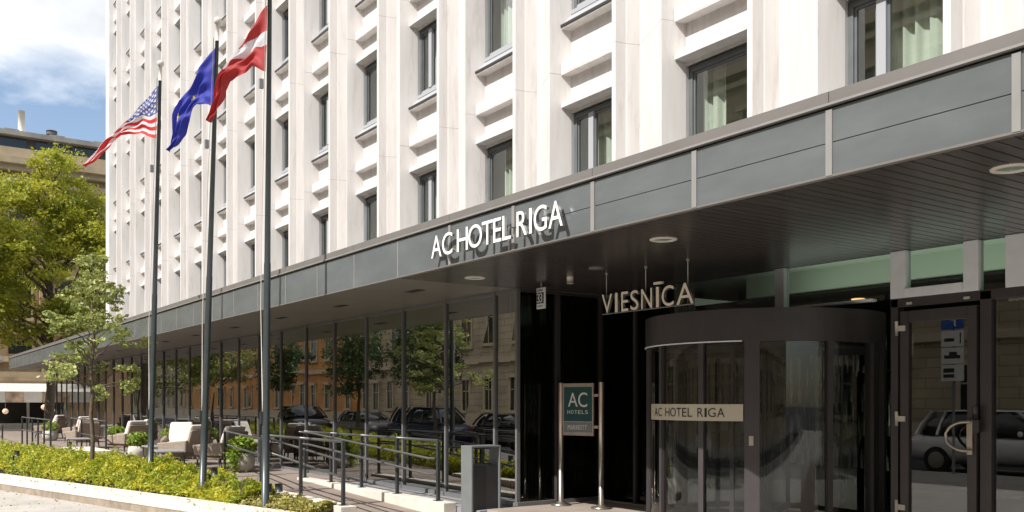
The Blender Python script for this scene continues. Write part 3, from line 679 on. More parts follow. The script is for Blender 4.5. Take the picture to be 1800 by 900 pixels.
# post sign
PS = thing('post_sign', 'teal panel with white AC HOTELS lettering between two steel posts', 'sign', (8.6, 10.6, 0))
pa, pb = Vector((8.49, 10.9)), Vector((8.70, 10.22)); u = (pb-pa).normalized(); nrm = Vector((u.y, -u.x)); nrm = nrm if nrm.x < 0 else -nrm
for i, p in enumerate((pa, pb)):
    m = MB(); m.tube([(p.x, p.y, 0), (p.x, p.y, 1.83)], .042, 14); m.build('post', M['steel'], PS)
    m = MB(); m.lathe((p.x, p.y, 0.004), [(.001, .03), (.07, .05), (.07, .025), (.15, .02), (.15, 0)], 20); m.build('base_flange', M['steel'], PS)
def panel(mb, a, b, z0, z1, off, th):
    A = pa+u*a+nrm*off; B = pa+u*b+nrm*off; C_ = nrm*th
    mb.hexa([(A.x, A.y, z0), (B.x, B.y, z0), (B.x+C_.x, B.y+C_.y, z0), (A.x+C_.x, A.y+C_.y, z0), (A.x, A.y, z1), (B.x, B.y, z1), (B.x+C_.x, B.y+C_.y, z1), (A.x+C_.x, A.y+C_.y, z1)])
m = MB(); panel(m, .045, .59, 1.05, 1.82, -.02, .04); m.build('panel_frame', M['steel'], PS)
m = MB(); panel(m, .075, .56, 1.26, 1.765, .02, .008); m.build('teal_panel', M['teal'], PS)
m = MB(); panel(m, .075, .56, 1.10, 1.245, .02, .008); m.build('grey_panel', M['greyp'], PS)
m = MB(); panel(m, .59, .68, 1.62, 1.66, -.01, .02); panel(m, .59, .68, 1.16, 1.2, -.01, .02); m.build('bracket', M['steel'], PS)
def ptext(ch, a, b, z0, z1):
    o = text_mesh(ch, 0, -1, 0, 1, 0, .004, 'letter', [M['signwhite']], PS)
    me = o.data; c = np.zeros(len(me.vertices)*3); me.vertices.foreach_get('co', c); c = c.reshape(-1, 3)+np.array(worldloc(PS))
    q = -c[:, 1]; base = pa+nrm*.031
    w = np.stack([base.x+u.x*(a+(b-a)*q)-nrm.x*c[:, 0]-8.6, base.y+u.y*(a+(b-a)*q)-nrm.y*c[:, 0]-10.6, z0+(z1-z0)*c[:, 2]], 1)
    me.vertices.foreach_set('co', w.ravel()); me.update()
ptext('A', .15, .32, 1.475, 1.68); ptext('C', .33, .49, 1.47, 1.685)
for i, ch in enumerate('HOTELS'): a = .14+i*.063; ptext(ch, a, a+.045, 1.37, 1.425)
a = .145
for ch in 'MARRIOTT': wd = {'I': .01, 'M': .044}.get(ch, .034); ptext(ch, a, a+wd, 1.135, 1.205); a += wd+.011

# ================================================================ litter bin
B = thing('litter_bin', 'tall square grey metal litter bin with a dark recessed front by the glass', 'litter bin', (7.35, 11.35, -.18))
m = MB(); m.box(7.1, 7.13, 11.2, 11.49, -.18, .91); m.box(7.585, 7.61, 11.2, 11.49, -.18, .91); m.box(7.13, 7.585, 11.2, 11.49, .885, .91); m.box(7.13, 7.585, 11.465, 11.49, .0-.18, .64)
m.build('casing', M['bin'], B, bevel=.004)
m = MB(); m.box(7.135, 7.58, 11.235, 11.46, -.17, .62); m.build('front_panel', M['bindark'], B, bevel=.008)
m = MB(); m.box(7.24, 7.42, 11.22, 11.4, .862, .884); m.box(7.606, 7.622, 11.25, 11.28, .45, .49); m.box(7.606, 7.622, 11.25, 11.28, .1, .14); m.build('lock_plate', M['rail'], B)

# ================================================================ railings and plinth walls
m = MB(); m.box(6.96, 7.18, 11.75, 17.45, -.3, .05); tag(m.build('low_plinth_wall', M['plinth'], bevel=.01), 'long low white stone wall between the ramp and the glass front', 'low wall')
m = MB(); m.box(5.5, 5.75, 12.15, 16.5, -.3, .05); tag(m.build('low_plinth_wall', M['plinth'], bevel=.01), 'short low white stone wall on the street side of the ramp', 'low wall')
m = MB(); m.box(4.7, 5.5, 27.2, 30.0, -.1, .2); tag(m.build('low_plinth_wall', M['plinth'], bevel=.01), 'white stone block in front of the far railings behind the hedge', 'low wall')
def railing(label, posts, zt, zb, levels, group=None, w=.05):
    t = thing('railing', label, 'railing', (*posts[0], zb), 'black metal railings along the terrace and ramps')
    for (x, y) in posts:
        m = MB(); m.box(x-w/2, x+w/2, y-w/2, y+w/2, zb, zt-.012); m.box(x-.06, x+.06, y-.06, y+.06, zb-.002, zb+.01); m.build('post', M['rail'], t, bevel=.004)
    m = MB()
    for (p, q) in zip(posts[:-1], posts[1:]):
        m.tube([(*p, zt), (*q, zt)], .021, 8)
    m.build('handrail', M['railtop'], t)
    for lv in levels:
        m = MB(); m.tube(lv, .019, 8); m.build('rail', M['railtop'], t)
    return t
BY = [12.1, 13.42, 14.75, 16.05, 17.3]
railing('long black railing on the white wall nearest the glass', [(7.07, y) for y in BY], .96, .05,
        [[(7.0, 17.4, .95), (6.97, 16.8, .95), (6.96, 12.2, .69), (7.03, 12.12, .69)], [(7.0, 17.35, .72), (6.97, 16.8, .72), (6.96, 12.2, .45), (7.03, 12.12, .45)]])
railing('short black railing between the ramp and the third flagpole', [(5.63, 12.35), (5.63, 13.95), (5.63, 15.5)], .97, .05,
        [[(5.72, 12.35, .66), (5.74, 16.0, .93)], [(5.72, 12.35, .42), (5.74, 15.9, .68)]])
railing('black railing beside the nearest wicker chair and white pot', [(5.63, 15.75), (6.4, 20.2)], .9, .0, [[(5.68, 15.8, .6), (6.45, 20.2, .6)]])
railing('tall black railing at the far left behind the hedge', [(4.45, 30.5+1.25*i) for i in range(6)], 1.0, -.05, [[(4.45, 30.5, .55), (4.45, 36.8, .55)]])
railing('low black railing at the far left edge behind the hedge', [(3.9, 37.4+1.6*i) for i in range(6)], .72, -.2, [[(3.9, 37.4, .3), (3.9, 45, .3)]])
railing('black railing seen just behind the young tree trunk', [(5.7, 29.0+1.9*i) for i in range(4)], .98, -.05, [[(5.7, 29, .5), (5.7, 34.7, .5)]])

# ================================================================ flagpoles and flags
def flagpole(label, base, top, zt, r0=.058, r1=.03):
    t = thing('flagpole', label, 'flagpole', (*base, -.08), 'grey flagpoles in the planting bed')
    P = lambda z: Vector((base[0]+(top[0]-base[0])*(z+.08)/(zt+.08), base[1]+(top[1]-base[1])*(z+.08)/(zt+.08), z))
    m = MB(); m.tube([P(-.08), P(1.2), P(1.24), P(3.6), P(3.64), P(zt-.35)], [r0, r0, r0*.93, r0*.86, r0*.78, r1], 16); m.build('pole', M['pole'], t)
    m = MB(); m.tube([P(zt-.35), P(zt-.08)], r1*1.05, 12); m.build('pole_head', M['ring'], t)
    m = MB(); c = P(zt-.02); m.ball(c, .065, 12, 8); m.build('finial', M['ring'], t)
    s = Vector((-.8, .2, 0))*.11
    m = MB(); m.tube([P(1.3)+s*.5, P(3)+s, P(zt-.3)+s*.6], .006, 5); m.build('rope', M['ring'], t)
    m = MB(); c = P(1.3); m.box(c.x-.09, c.x-.04, c.y-.02, c.y+.02, 1.22, 1.4); m.build('cleat', M['rail'], t)
    c = P(zt-2.05); m = MB(); m.box(c.x-.13, c.x-.07, c.y+.03, c.y+.08, c.z-.07, c.z+.07); m.build('counterweight', M['greyp'], t)
    return P
UL = Vector((-.6, .8, 0))   # direction the flags stream
FN = Vector((.8, .6, 0))
p1 = flagpole('farthest of the three grey flagpoles, flying the stars and stripes', (4.45, 18.62), (4.62, 18.5), 8.1)
p2 = flagpole('middle grey flagpole, flying the blue flag with yellow stars', (4.52, 15.45), (4.72, 15.26), 7.85)
p3 = flagpole('nearest and tallest looking grey flagpole, flying the red and white flag', (4.86, 13.43), (4.92, 13.38), 8.35)
def interp(poly, t):
    d = [0]
    for a, b in zip(poly[:-1], poly[1:]): d.append(d[-1]+math.hypot(b[0]-a[0], b[1]-a[1]))
    s = t*d[-1]
    for i in range(len(poly)-1):
        if s <= d[i+1] or i == len(poly)-2:
            q = (s-d[i])/max(1e-6, d[i+1]-d[i]); return (poly[i][0]+(poly[i+1][0]-poly[i][0])*q, poly[i][1]+(poly[i+1][1]-poly[i][1])*q)
def flag(name, label, cat, base, top_e, bot_e, nu, nvv, colf, mats, amp, seed):
    """cloth sheet: hoist at h=0; edges given as (h, z) in metres; folds are real ripples across the cloth"""
    mb = MB(); V = {}
    rr = random.Random(seed); ph = [rr.uniform(0, 6) for _ in range(4)]
    for i in range(nu+1):
        u_ = i/nu; a = interp(top_e, u_); b = interp(bot_e, u_)
        for j in range(nvv+1):
            v = j/nvv
            # cloth bunches towards the fly: mild bowing
            h = a[0]+(b[0]-a[0])*v; z = a[1]+(b[1]-a[1])*v
            A = amp*min(1, u_*4+.08)
            d = A*(math.sin(v*7+u_*5+ph[0])*.5+math.sin(u_*11+v*3+ph[1])*.5+.45*math.sin(v*15-u_*9+ph[2])+.25*math.sin(v*24+u_*14+ph[3]))
            p = Vector((base[0], base[1], 0))+UL*(h+.03)+FN*d; V[i, j] = (p.x, p.y, z+.012*math.sin(u_*30+v*4))
    idx = {}
    for kk, p in V.items(): idx[kk] = len(mb.v); mb.v.append(p)
    for i in range(nu):
        for j in range(nvv):
            mb.f.append((idx[i, j], idx[i+1, j], idx[i+1, j+1], idx[i, j+1])); mb.mi.append(colf((i+.5)/nu, (j+.5)/nvv)); mb.sm.append(True)
    return tag(mb.build(name, mats), label, cat, 'flags on the three flagpoles')
def inside_star(x, y, r):
    a = math.atan2(x, y); rad = math.hypot(x, y); s = math.pi*2/5; a = abs((a+s/2) % s-s/2)
    return rad < r*.42/(math.cos(math.pi/5-a)*1.0+1e-6)*1.0 if a > .3 else rad < r*(1-a/.3*.42)
def us(u_, v):
    g = min(.72, max(0, u_-.08)*1.35); v = g+(1-g)*v      # the upper edge rolls over backwards towards the fly
    if u_ < .42 and v < 7/13:
        # 11 columns, 9 rows of stars
        x = u_/.42*12; y = v/(7/13)*10
        for cx in range(1, 12):
            for cy in range(1, 10):
                if (cx+cy) % 2 == 0 and inside_star((x-cx)*.42*1.9/12, (cy-y)*(7/13)/10, .040): return 1
        return 2
    return 0 if int(v*13) % 2 == 0 else 1
kx, kz = .01156, .01098
def e1(px, py): return ((277-px)*kx, 1.55+(706-py)*kz)
flag('stars_and_stripes_flag', 'red, white and blue striped flag with white stars, blowing from the farthest pole', 'flag', (4.61, 18.51),
     [e1(*p) for p in ((277, 149), (240, 180), (205, 212), (180, 230), (158, 242), (140, 260), (119, 274))],
     [e1(*p) for p in ((272, 241), (253, 237), (240, 228), (225, 231), (202, 229), (180, 248), (155, 264), (124, 281))], 190, 104, us, [M['usred'], M['uswhite'], M['usblue']], .045, 3)
kx, kz = .00987, .00938
def e2(px, py): return ((381-px)*kx, 1.55+(706-py)*kz)
def eu(u_, v):
    for a, b in ((.40, .40), (.665, .30), (.75, .62)):      # the stars that the folds leave in view
        if inside_star((u_-a)*1.6, b-v, .075): return 1
    return 0
flag('blue_star_flag', 'deep blue flag with yellow stars, hanging in folds from the middle pole', 'flag', (4.71, 15.27),
     [e2(*p) for p in ((383, 82), (366, 100), (350, 118), (330, 145), (310, 168), (298, 195), (294, 225), (285, 256))],
     [e2(*p) for p in ((378, 184), (362, 181), (347, 179), (343, 186), (332, 208), (318, 228), (303, 244), (289, 258))], 150, 100, eu, [M['eublue'], M['euyel']], .06, 11)
kx, kz = .00896, .00851
def e3(px, py): return ((474-px)*kx, 1.55+(706-py)*kz)
flag('carmine_white_flag', 'dark red flag with a white middle stripe, blowing from the nearest pole', 'flag', (4.91, 13.39),
     [e3(*p) for p in ((474, 9), (457, 30), (440, 50), (405, 88), (378, 120), (365, 155), (357, 200))],
     [e3(*p) for p in ((470, 124), (457, 119), (446, 114), (436, 124), (425, 131), (400, 133), (385, 145), (380, 172), (372, 190), (360, 205))], 110, 70,
     lambda u_, v: 1 if .4 < min(.63, u_*1.02)+(1-min(.63, u_*1.02))*v < .6 else 0, [M['lvred'], M['uswhite']], .07, 5)

# ================================================================ vegetation
def hedge_back(t): return np.interp(t, [10.5, 12, 17.1, 28.3, 45, 60], [8.4, 8.6, 9.45, 10.35, 11.6, 12])
def scatter_bed(n, t0, t1, hmin, hmax, seed, lo=7.97):
    r = np.random.default_rng(seed); P = []
    t = t0+(t1-t0)*r.random(n)**1.5; hb = hedge_back(t); off = lo+(hb-lo)*r.random(n)
    x = nv[0]*off+dv[0]*t; y = nv[1]*off+dv[1]*t
    h = hmin+(hmax-hmin)*(.5+.2*np.sin(x*5+y*3.1)+.2*np.sin(x*2.7-y*4.3+1)+.3*np.sin(x*15+y*9)*np.sin(y*17-x*7))
    edge = (np.minimum(1, (off-lo)/.22)*.6+.4)*np.clip(.55+(t-12.6)*.11, .5, 1)
    z = -.06+h*edge*(1-r.random(n)**2.2*.85)
    x = x-np.where(off-lo < .15, .05*r.random(n), 0)
    return np.stack([x, y, z], 1)
o = leaves('hedge_planting', scatter_bed(115000, 12.6, 52, .25, .55, 4), .06, M['hedge'], flat=.6, seed=5)
tag(o, 'low bright yellow-green shrub planting filling the bed behind the stone kerb', 'ground cover', kind='stuff')
o = leaves('yellow_planting', np.concatenate([scatter_bed(3600, 10.7, 12.7, .16, .42, 8)]), .055, M['yleaf'], flat=.6, seed=6)
tag(o, 'thin yellowish plants at the near end of the planting bed', 'ground cover', kind='stuff')
m = MB(); q = random.Random(12)
for i in range(900):
    tt = 12.6+24*q.random()**1.4; of = 8.0+(float(hedge_back(tt))-8.05)*q.random(); x, y = bed(of, tt); hh = q.uniform(.12, .34)
    m.tube([(x, y, -.07), (x+q.uniform(-.05, .05), y+q.uniform(-.05, .05), hh*.6), (x+q.uniform(-.1, .1), y+q.uniform(-.1, .1), hh)], [.006, .004, .002], 4, False)
tag(m.build('hedge_stems', M['bark']), 'thin brown woody stems inside the low planting', 'ground cover', kind='stuff')
q = np.random.default_rng(19); tt = 10.6+16*q.random(420)**1.5; of = np.where(q.random(420) < .5, q.uniform(7.3, 7.94, 420), q.uniform(5.2, 7.0, 420))
P = np.stack([nv[0]*of+dv[0]*tt, nv[1]*of+dv[1]*tt, np.where(of > 7.04, -.022, -.172)], 1)
tag(leaves('fallen_leaves', P, .04, M['yleaf'], flat=.05, seed=9), 'small fallen leaves on the kerb stones and paving', 'fallen leaves', kind='stuff')
def limb(mb, a, b, r0, r1, seed, wob=.06, n=6):
    r = random.Random(seed); a, b = Vector(a), Vector(b); L_ = (b-a).length; pts = []
    for i in range(n+1):
        t = i/n; pts.append(a.lerp(b, t)+Vector((r.uniform(-1, 1), r.uniform(-1, 1), r.uniform(-.3, .3)))*wob*L_*math.sin(math.pi*t))
    mb.tube(pts, [r0+(r1-r0)*i/n for i in range(n+1)], 8)
def tree(name, label, base, h, crown_z, clumps, nleaf, size, lm, trunk_r, seed, group=None, spread=1.0, flat=.6):
    """clumps: list of (x,y,z,r) relative to base; leaves gather in little sprays inside every clump"""
    r = np.random.default_rng(seed); t = thing(name, label, 'tree', base, group)
    tm = MB(); bx, by, bz = base
    limb(tm, (bx, by, bz-.1), (bx, by, bz+h), trunk_r, trunk_r*.25, seed, .012, 10)
    P = []; vol = sum(c[3]**2 for c in clumps)
    for i, (x, y, z, rad) in enumerate(clumps):
        z0 = max(crown_z, min(h*.95, z-rad*.6-.5*math.hypot(x, y)))
        limb(tm, (bx, by, bz+z0), (bx+x*.9, by+y*.9, bz+z), trunk_r*.35, trunk_r*.06, seed+i, .1)
        k = max(3, int(nleaf*rad**2/vol/26)); d = r.normal(size=(k, 3)); d /= np.linalg.norm(d, axis=1)[:, None]
        c = d*(rad*r.random(k)**.45)[:, None]*np.array([1, 1, .72]); c += np.array([bx+x, by+y, bz+z])
        for q in c:
            P.append(q+r.normal(size=(26, 3))*np.array([1, 1, .55])*rad*.17*spread)
    tm.build('trunk', M['bark'], t)
    leaves('crown', np.concatenate(P), size, lm, t, flat=flat, seed=seed)
    return t
def rclumps(n, R_, z0, z1, rad, seed, shape=lambda t: 1):
    r = random.Random(seed); o = []
    for i in range(n):
        t = i/(n-1); z = z0+(z1-z0)*t; a = i*2.4+r.uniform(-.4, .4); rr = R_*shape(t)*r.uniform(.35, 1)
        o.append((rr*math.cos(a), rr*math.sin(a), z+r.uniform(-.1, .1)*(z1-z0), rad*r.uniform(.7, 1.25)))
    return o
# young tree in the bed
tree('young_tree', 'slim young tree with an airy light green crown, rooted in the hedge bed', (3.74, 20.4, -.05), 4.7, 1.9,
     rclumps(32, 1.0, 1.85, 4.35, .29, 21, lambda t: .45+.75*math.sin(math.pi*min(1, t*1.15+.18)) if t < .75 else .75-.6*(t-.75)/.25), 5000, .09, M['leaf'], .05, 21, spread=1.1)
# big tree beyond the end of the canopy
tree('street_tree', 'large bushy yellow-green street tree in front of the brown stone building', (8.7, 60, -.2), 13, 4.5,
     rclumps(46, 4.2, 6.2, 15.3, 1.35, 33, lambda t: .6+.6*math.sin(math.pi*min(1, t+.12)) if t < .8 else .6)+[(-.6, .5, 15.8, .8), (2.2, -1, 13.4, 1.1), (3.0, 0, 11.5, 1.3), (2.6, -1, 9.5, 1.2), (0, -2, 6.4, 1.4), (-2, -1.5, 5.6, 1.3), (1.6, -2, 5.8, 1.2), (-3.4, -1, 6.6, 1.4), (-2.8, -2.5, 7.8, 1.3)], 52000, .2, M['bigleaf'], .3, 33, 'street trees left of the hotel')
tree('street_tree', 'dark green street tree mostly cut off by the left edge of the photo', (2.2, 57, -.2), 12, 4.5,
     rclumps(40, 3.8, 6, 15.6, 1.4, 41, lambda t: .7+.4*math.sin(math.pi*t)), 34000, .2, M['bigleaf'], .28, 41, 'street trees left of the hotel')
# trees across the pavement, seen in the glass
for i, (x, y, h, lab) in enumerate(((-2.0, 31, 5.6, 'round clipped dark tree at the kerb, reflected in the ground-floor glass'), (-2.0, 37.5, 5.6, 'second round clipped dark tree at the kerb, reflected farther along the glass'), (-2.0, 46, 5.8, 'third round clipped dark tree at the kerb, farthest of the reflected ones'))):
    tree('clipped_tree', lab, (x, y, -.18), 3.4, 2.2, rclumps(16, 1.0, 2.5, 4.9, .75, 50+i), 9000, .12, M['darkleaf'], .11, 50+i, 'clipped kerbside trees')

for i, (x, y, h, lab) in enumerate(((-2.1, 57, 8, 'leafy green kerbside tree reflected just left of the third pole'), (-2.0, 67, 8.5, 'leafy green kerbside tree reflected near the farthest flagpole'), (-2.2, 80, 9, 'leafy green kerbside tree reflected behind the young tree'))):
    tree('street_tree', lab, (x, y, -.18), 5.5, 2.6, rclumps(20, 2.2, 3.2, 7.6, 1.1, 70+i), 11000, .18, M['leaf'], .15, 70+i, 'leafy kerbside trees seen in the glass')
# ================================================================ terrace furniture
def make_chair():
    t = thing('wicker_armchair', 'wicker armchair', 'armchair', (0, 0, 0))      # faces +x
    m = MB()
    m.box(-.38, .36, -.38, .38, .2, .32)
    m.hexa([(-.46, -.36, .3), (-.34, -.36, .3), (-.34, .36, .3), (-.46, .36, .3), (-.62, -.33, .86), (-.54, -.33, .86), (-.54, .33, .86), (-.62, .33, .86)])
    m.build('seat_shell', M['wicker'], t, bevel=.04)
    for sgn in (-1, 1):
        m = MB(); m.hexa([(-.5, sgn*.40-.04, .3), (.36, sgn*.40-.04, .3), (.36, sgn*.40+.04, .3), (-.5, sgn*.40+.04, .3), (-.56, sgn*.42-.05, .62), (.4, sgn*.42-.05, .54), (.4, sgn*.42+.05, .54), (-.56, sgn*.42+.05, .62)])
        m.build('armrest', M['wicker'], t, bevel=.03)
        for x in (-.36, .33):
            m = MB(); m.tube([(x, sgn*.34, .24), (x+(.05 if x > 0 else -.05), sgn*.36, 0)], [.024, .017], 8); m.build('leg', M['rail'], t)
    m = MB(); m.box(-.34, .38, -.34, .34, .33, .47); m.build('seat_cushion', M['cushion'], t, bevel=.05)
    m = MB(); m.hexa([(-.4, -.31, .46), (-.22, -.31, .46), (-.22, .31, .46), (-.4, .31, .46), (-.58, -.29, .98), (-.44, -.29, .99), (-.44, .29, .99), (-.58, .29, .98)]); m.build('back_cushion', M['cushion'], t, bevel=.05)
    return t
ch = make_chair()
spots = [(6.75, 21.7, 118, 'wicker armchair with cream cushions nearest the white pot'), (6.35, 23.3, 120, 'wicker armchair with cream cushions just left of the middle flagpole'),
         (6.9, 25.6, 250, 'wicker armchair turned towards the glass behind the coffee table'),
         (6.3, 29.2, 115, 'wicker armchair left of the farthest flagpole beside a potted plant'), (7.0, 31.2, 140, 'wicker armchair against the glass behind the left terrace group'),
         (5.9, 33.6, 100, 'wicker armchair with cushions just right of the young tree trunk'), (6.6, 38.5, 110, 'wicker armchair far back left of the young tree trunk'), (6.2, 43, 140, 'farthest wicker armchair at the end of the terrace')]
for i, (x, y, a, lab) in enumerate(spots):
    o = ch if i == 0 else copy_tree(ch); o.location = (x, y, 0); o.rotation_euler.z = R(a); tag(o, lab, 'armchair', 'wicker armchairs on the terrace')
def make_table():
    t = thing('coffee_table', 'low table', 'table', (0, 0, 0))
    m = MB(); m.box(-.5, .5, -.32, .32, .36, .40); m.build('tabletop', M['granite'], t, bevel=.01)
    for x in (-.45, .45):
        for y in (-.28, .28): m = MB(); m.tube([(x, y, .36), (x, y, 0)], .012, 6); m.build('leg', M['rail'], t)
    return t
tb = make_table()
for i, (x, y, a, lab) in enumerate(((5.85, 22.6, 80, 'low table with thin legs in front of the nearest wicker chairs'), (6.2, 25.0, 90, 'low table with thin legs between the wicker chairs and farthest flagpole'), (5.4, 31.6, 85, 'low table with thin legs near the young tree'))):
    o = tb if i == 0 else copy_tree(tb); o.location = (x, y, 0); o.rotation_euler.z = R(a); tag(o, lab, 'table', 'low terrace tables')
def pot(label, x, y, r, h, ph, n, seed, twin=False):
    t = thing('plant_pot', label, 'potted plant', (x, y, 0), 'pale pots with green plants on the terrace')
    m = MB(); m.lathe((x, y, 0), [(.001, 0), (r*.7, 0), (r*.95, h*.3), (r, h*.62), (r*.86, h), (r*.76, h), (r*.74, h*.85), (.001, h*.85)], 28); m.build('pot', M['concrete'], t)
    q = np.random.default_rng(seed); d = q.normal(size=(n, 3)); d /= np.linalg.norm(d, axis=1)[:, None]
    P = d*(q.random(n)**.4)[:, None]*np.array([r*1.15, r*1.15, ph*.55])+np.array([x, y, h+ph*.4])
    lump = .5+.5*np.sin(P[:, 0]*17+seed)*np.sin(P[:, 1]*15)*np.sin(P[:, 2]*14); P = P[lump > .3]
    if twin:
        D2 = q.normal(size=(n//2, 3))*np.array([.09, .09, .12])+np.array([x-.2, y-.15, h*.72]); P = np.concatenate([P, D2])
    leaves('plant', P, .075, M['potleaf'], t, seed=seed)
pot('big round pale pot with a trailing lime plant, nearest on the terrace', 6.75, 20.1, .28, .42, .4, 1500, 61, True)
pot('pale pot with a bushy green plant right of the farthest flagpole', 5.95, 26.2, .26, .36, .42, 1300, 62)
pot('pale pot with a green plant beside the left wicker armchair', 6.9, 33.4, .3, .36, .4, 900, 63)
pot('pale pot with a small green plant far back on the terrace', 5.9, 40.5, .3, .4, .4, 700, 64)
pot('pale pot with a green plant against the glass behind the far chairs', 7.3, 28.2, .24, .4, .4, 700, 65)
def garden_spot(label, x, y, z, s=1, double=False):
    t = thing('garden_spotlight', label, 'garden light', (x, y, z), 'black garden spotlights in the planting')
    m = MB(); m.tube([(x, y, z-.25), (x, y, z)], .02*s, 8); m.build('stake', M['rail'], t)
    for k in ((-1, 1) if double else (1,)):
        m = MB(); m.tube([(x+.07*k*s, y-.04*k, z+.12*s), (x+.075*k*s, y-.045*k, z-.01)], [.062*s, .055*s], 14); m.build('lamp_head', M['rail'], t)
garden_spot('twin black spotlight at the near end of the planting bed', 5.22, 14.05, .14, 1, True)
garden_spot('black spotlight in the hedge just left of the nearest flagpole', 4.72, 15.7, .32, .9)
garden_spot('black spotlight in the hedge left of the middle flagpole', 4.1, 18.9, .36, .9)
garden_spot('black spotlight in the hedge at the far left', 2.6, 22.9, .36, .9)

# ================================================================ buildings round about
# brown stone building closing the street on the left (front faces -Y)
YB = 75.0
OB = thing('stone_building', 'ornate brown stone building with pilasters and heavy cornice behind the trees', 'building', (8, YB, 0))
m = MB(); m.box(0, 34, YB, YB+14, -.3, 19.0); m.build('wall', M['sandstone'], OB)
m = MB(); m.box(-.4, 34.4, YB-.7, YB, 18.1, 18.5); m.box(-.6, 34.6, YB-1.15, YB, 18.5, 18.95); m.box(-.2, 34.2, YB-.35, YB, 17.2, 17.6)
m.box(-.2, 34.2, YB-.3, YB, 6.4, 6.9); m.box(-.2, 34.2, YB-.5, YB+.02, 4.4, 4.8); m.build('cornice', M['sandlight'], OB)
m = MB(); m.box(-.1, 34.1, YB-.5, YB+13, 18.95, 19.75); m.build('parapet', M['sandlight'], OB)
m = MB(); m.box(1, 33, YB+1.2, YB+13, 19.75, 20.9); m.build('attic_wall', M['roofdark'], OB)
m = MB(); m.box(.5, 33.5, YB+.5, YB+13.4, 20.9, 21.25)
for i in range(5, 16): m.box(-13+i*3, -12+i*3, YB+.7, YB+2, 21.25, 21.38)
m.build('roof', M['rooflight'], OB)
for i in range(6, 18):
    m = MB(); x = -12.4+i*2.5; m.box(x, x+1.9, YB+1.12, YB+1.2, 19.95, 20.75); m.build('attic_window', M['pane'], OB)
m = MB(); m.tube([(9.4, YB+3, 21), (9.4, YB+3, 23.4)], .24, 14); m.build('chimney', M['ring'], OB)
m = MB(); m.tube([(11.6, YB+4, 21), (11.6, YB+4, 22.4)], .28, 10); m.tube([(11.6, YB+4, 22.2), (11.6, YB+4, 22.5)], .4, 10); m.build('roof_vent', M['roofdark'], OB)
m = MB()
for i in range(4, 14):
    x = -12.5+i*3.3
    m.box(x-.42, x+.42, YB-.32, YB, 6.9, 16.7); m.box(x-.6, x+.6, YB-.45, YB, 16.7, 17.2); m.box(x-.55, x+.55, YB-.42, YB, 6.9, 7.4)
    for k in range(3): m.box(x-.32+k*.26, x-.22+k*.26, YB-.37, YB-.3, 7.5, 16.6)
    m.box(x-.3, x+.3, YB-.2, YB, -.2, 4.4)
m.build('pilasters', M['sandstone'], OB)
for i in range(4, 13):
    x = -12.5+i*3.3+1.65
    for z0, z1 in ((7.6, 10.6), (12.0, 15.2)):
        m = MB(); m.box(x-.85, x+.85, YB-.12, YB, z0-.2, z0); m.box(x-.85, x-.7, YB-.12, YB, z0, z1); m.box(x+.7, x+.85, YB-.12, YB, z0, z1); m.box(x-.95, x+.95, YB-.22, YB, z1, z1+.25); w = m.build('window_surround', M['sandlight'], OB)
        m = MB(); m.box(x-.7, x+.7, YB-.05, YB-.01, z0, z1); m.build('pane', M['pane'], w)
    m = MB(); m.box(x-.75, x+.75, YB-.06, YB-.01, 5.0, 6.2); m.build('window', M['pane'], OB)
# cafe at its foot
CF = thing('cafe_pavilion', 'cafe front with cream fascia and dark open interior below the trees', 'cafe', (4, 68, -.3))
m = MB(); m.box(4.5, 20, 68, YB-1.2, 3.0, 3.25); m.box(4.5, 20, 67.8, 68, 2.75, 3.5); m.build('roof', M['sandlight'], CF)
m = MB(); m.box(4.5, 20, 67.76, 67.8, 2.9, 3.15); m.build('fascia_band', M['sandstone'], CF)
m = MB(); m.box(4.5, 20, 71, 71.1, -.3, 3.0); m.build('back_wall', M['interior'], CF)
m = MB()
for i in range(4, 8): m.box(-10+i*3.7, -9.85+i*3.7, 67.9, 68.0, -.3, 2.8)
m.build('columns', M['ring'], CF)
m = MB(); m.box(4.5, 20, 67.2, 67.3, -.3, .15); m.build('terrace_screen', M['plinth'], CF)
AW = thing('awning', 'white awning with a striped valance over the cafe terrace', 'awning', (4, 66, 2.5))
m = MB(); m.hexa([(4, 65.2, 2.15), (19, 65.2, 2.15), (19, 67.75, 2.7), (4, 67.75, 2.7), (4, 65.2, 2.19), (19, 65.2, 2.19), (19, 67.75, 2.74), (4, 67.75, 2.74)]); m.build('canopy_cloth', M['awning'], AW)
m = MB()
for i in range(16, 31):
    m.cur = i % 2; m.hexa([(-12+i, 65.16, 1.5), (-11+i, 65.16, 1.5), (-11+i, 65.2, 1.5), (-12+i, 65.2, 1.5), (-12+i, 65.16, 2.18), (-11+i, 65.16, 2.18), (-11+i, 65.2, 2.18), (-12+i, 65.2, 2.18)])
m.build('valance', [M['awning'], M['awnstripe']], AW)
for i, (x, y, z, lab) in enumerate(((6.9, 64.6, .95, 'round glowing globe lamp under the awning, leftmost'), (9.0, 64.3, 1.2, 'round glowing globe lamp under the awning, second from the left'), (9.5, 64.6, 1.0, 'round glowing globe lamp under the awning, third and lower'), (11.5, 65, 1.05, 'round glowing globe lamp seen through the glass end of the terrace'))):
    t = thing('globe_lamp', lab, 'lamp', (x, y, z), 'globe lamps under the awning')
    m = MB(); m.ball((x, y, z), .17, 14, 10); m.build('globe', M['globe'], t); m = MB(); m.tube([(x, y, z+.2), (x, y, 2.2)], .012, 5); m.build('cord', M['rail'], t)
SL = thing('street_lamp', 'white globe street lamp at the far left end of the canopy', 'street lamp', (2.6, 52.5, -.2))
m = MB(); m.tube([(5.35, 56.6, -.2), (5.35, 56.6, 3.7)], .05, 8); m.build('post', M['rail'], SL)
for dx in (-.3, .3):
    m = MB(); m.ball((5.35+dx*1.2, 56.6, 3.85), .24, 12, 8); m.build('lamp_globe', M['ring'], SL)

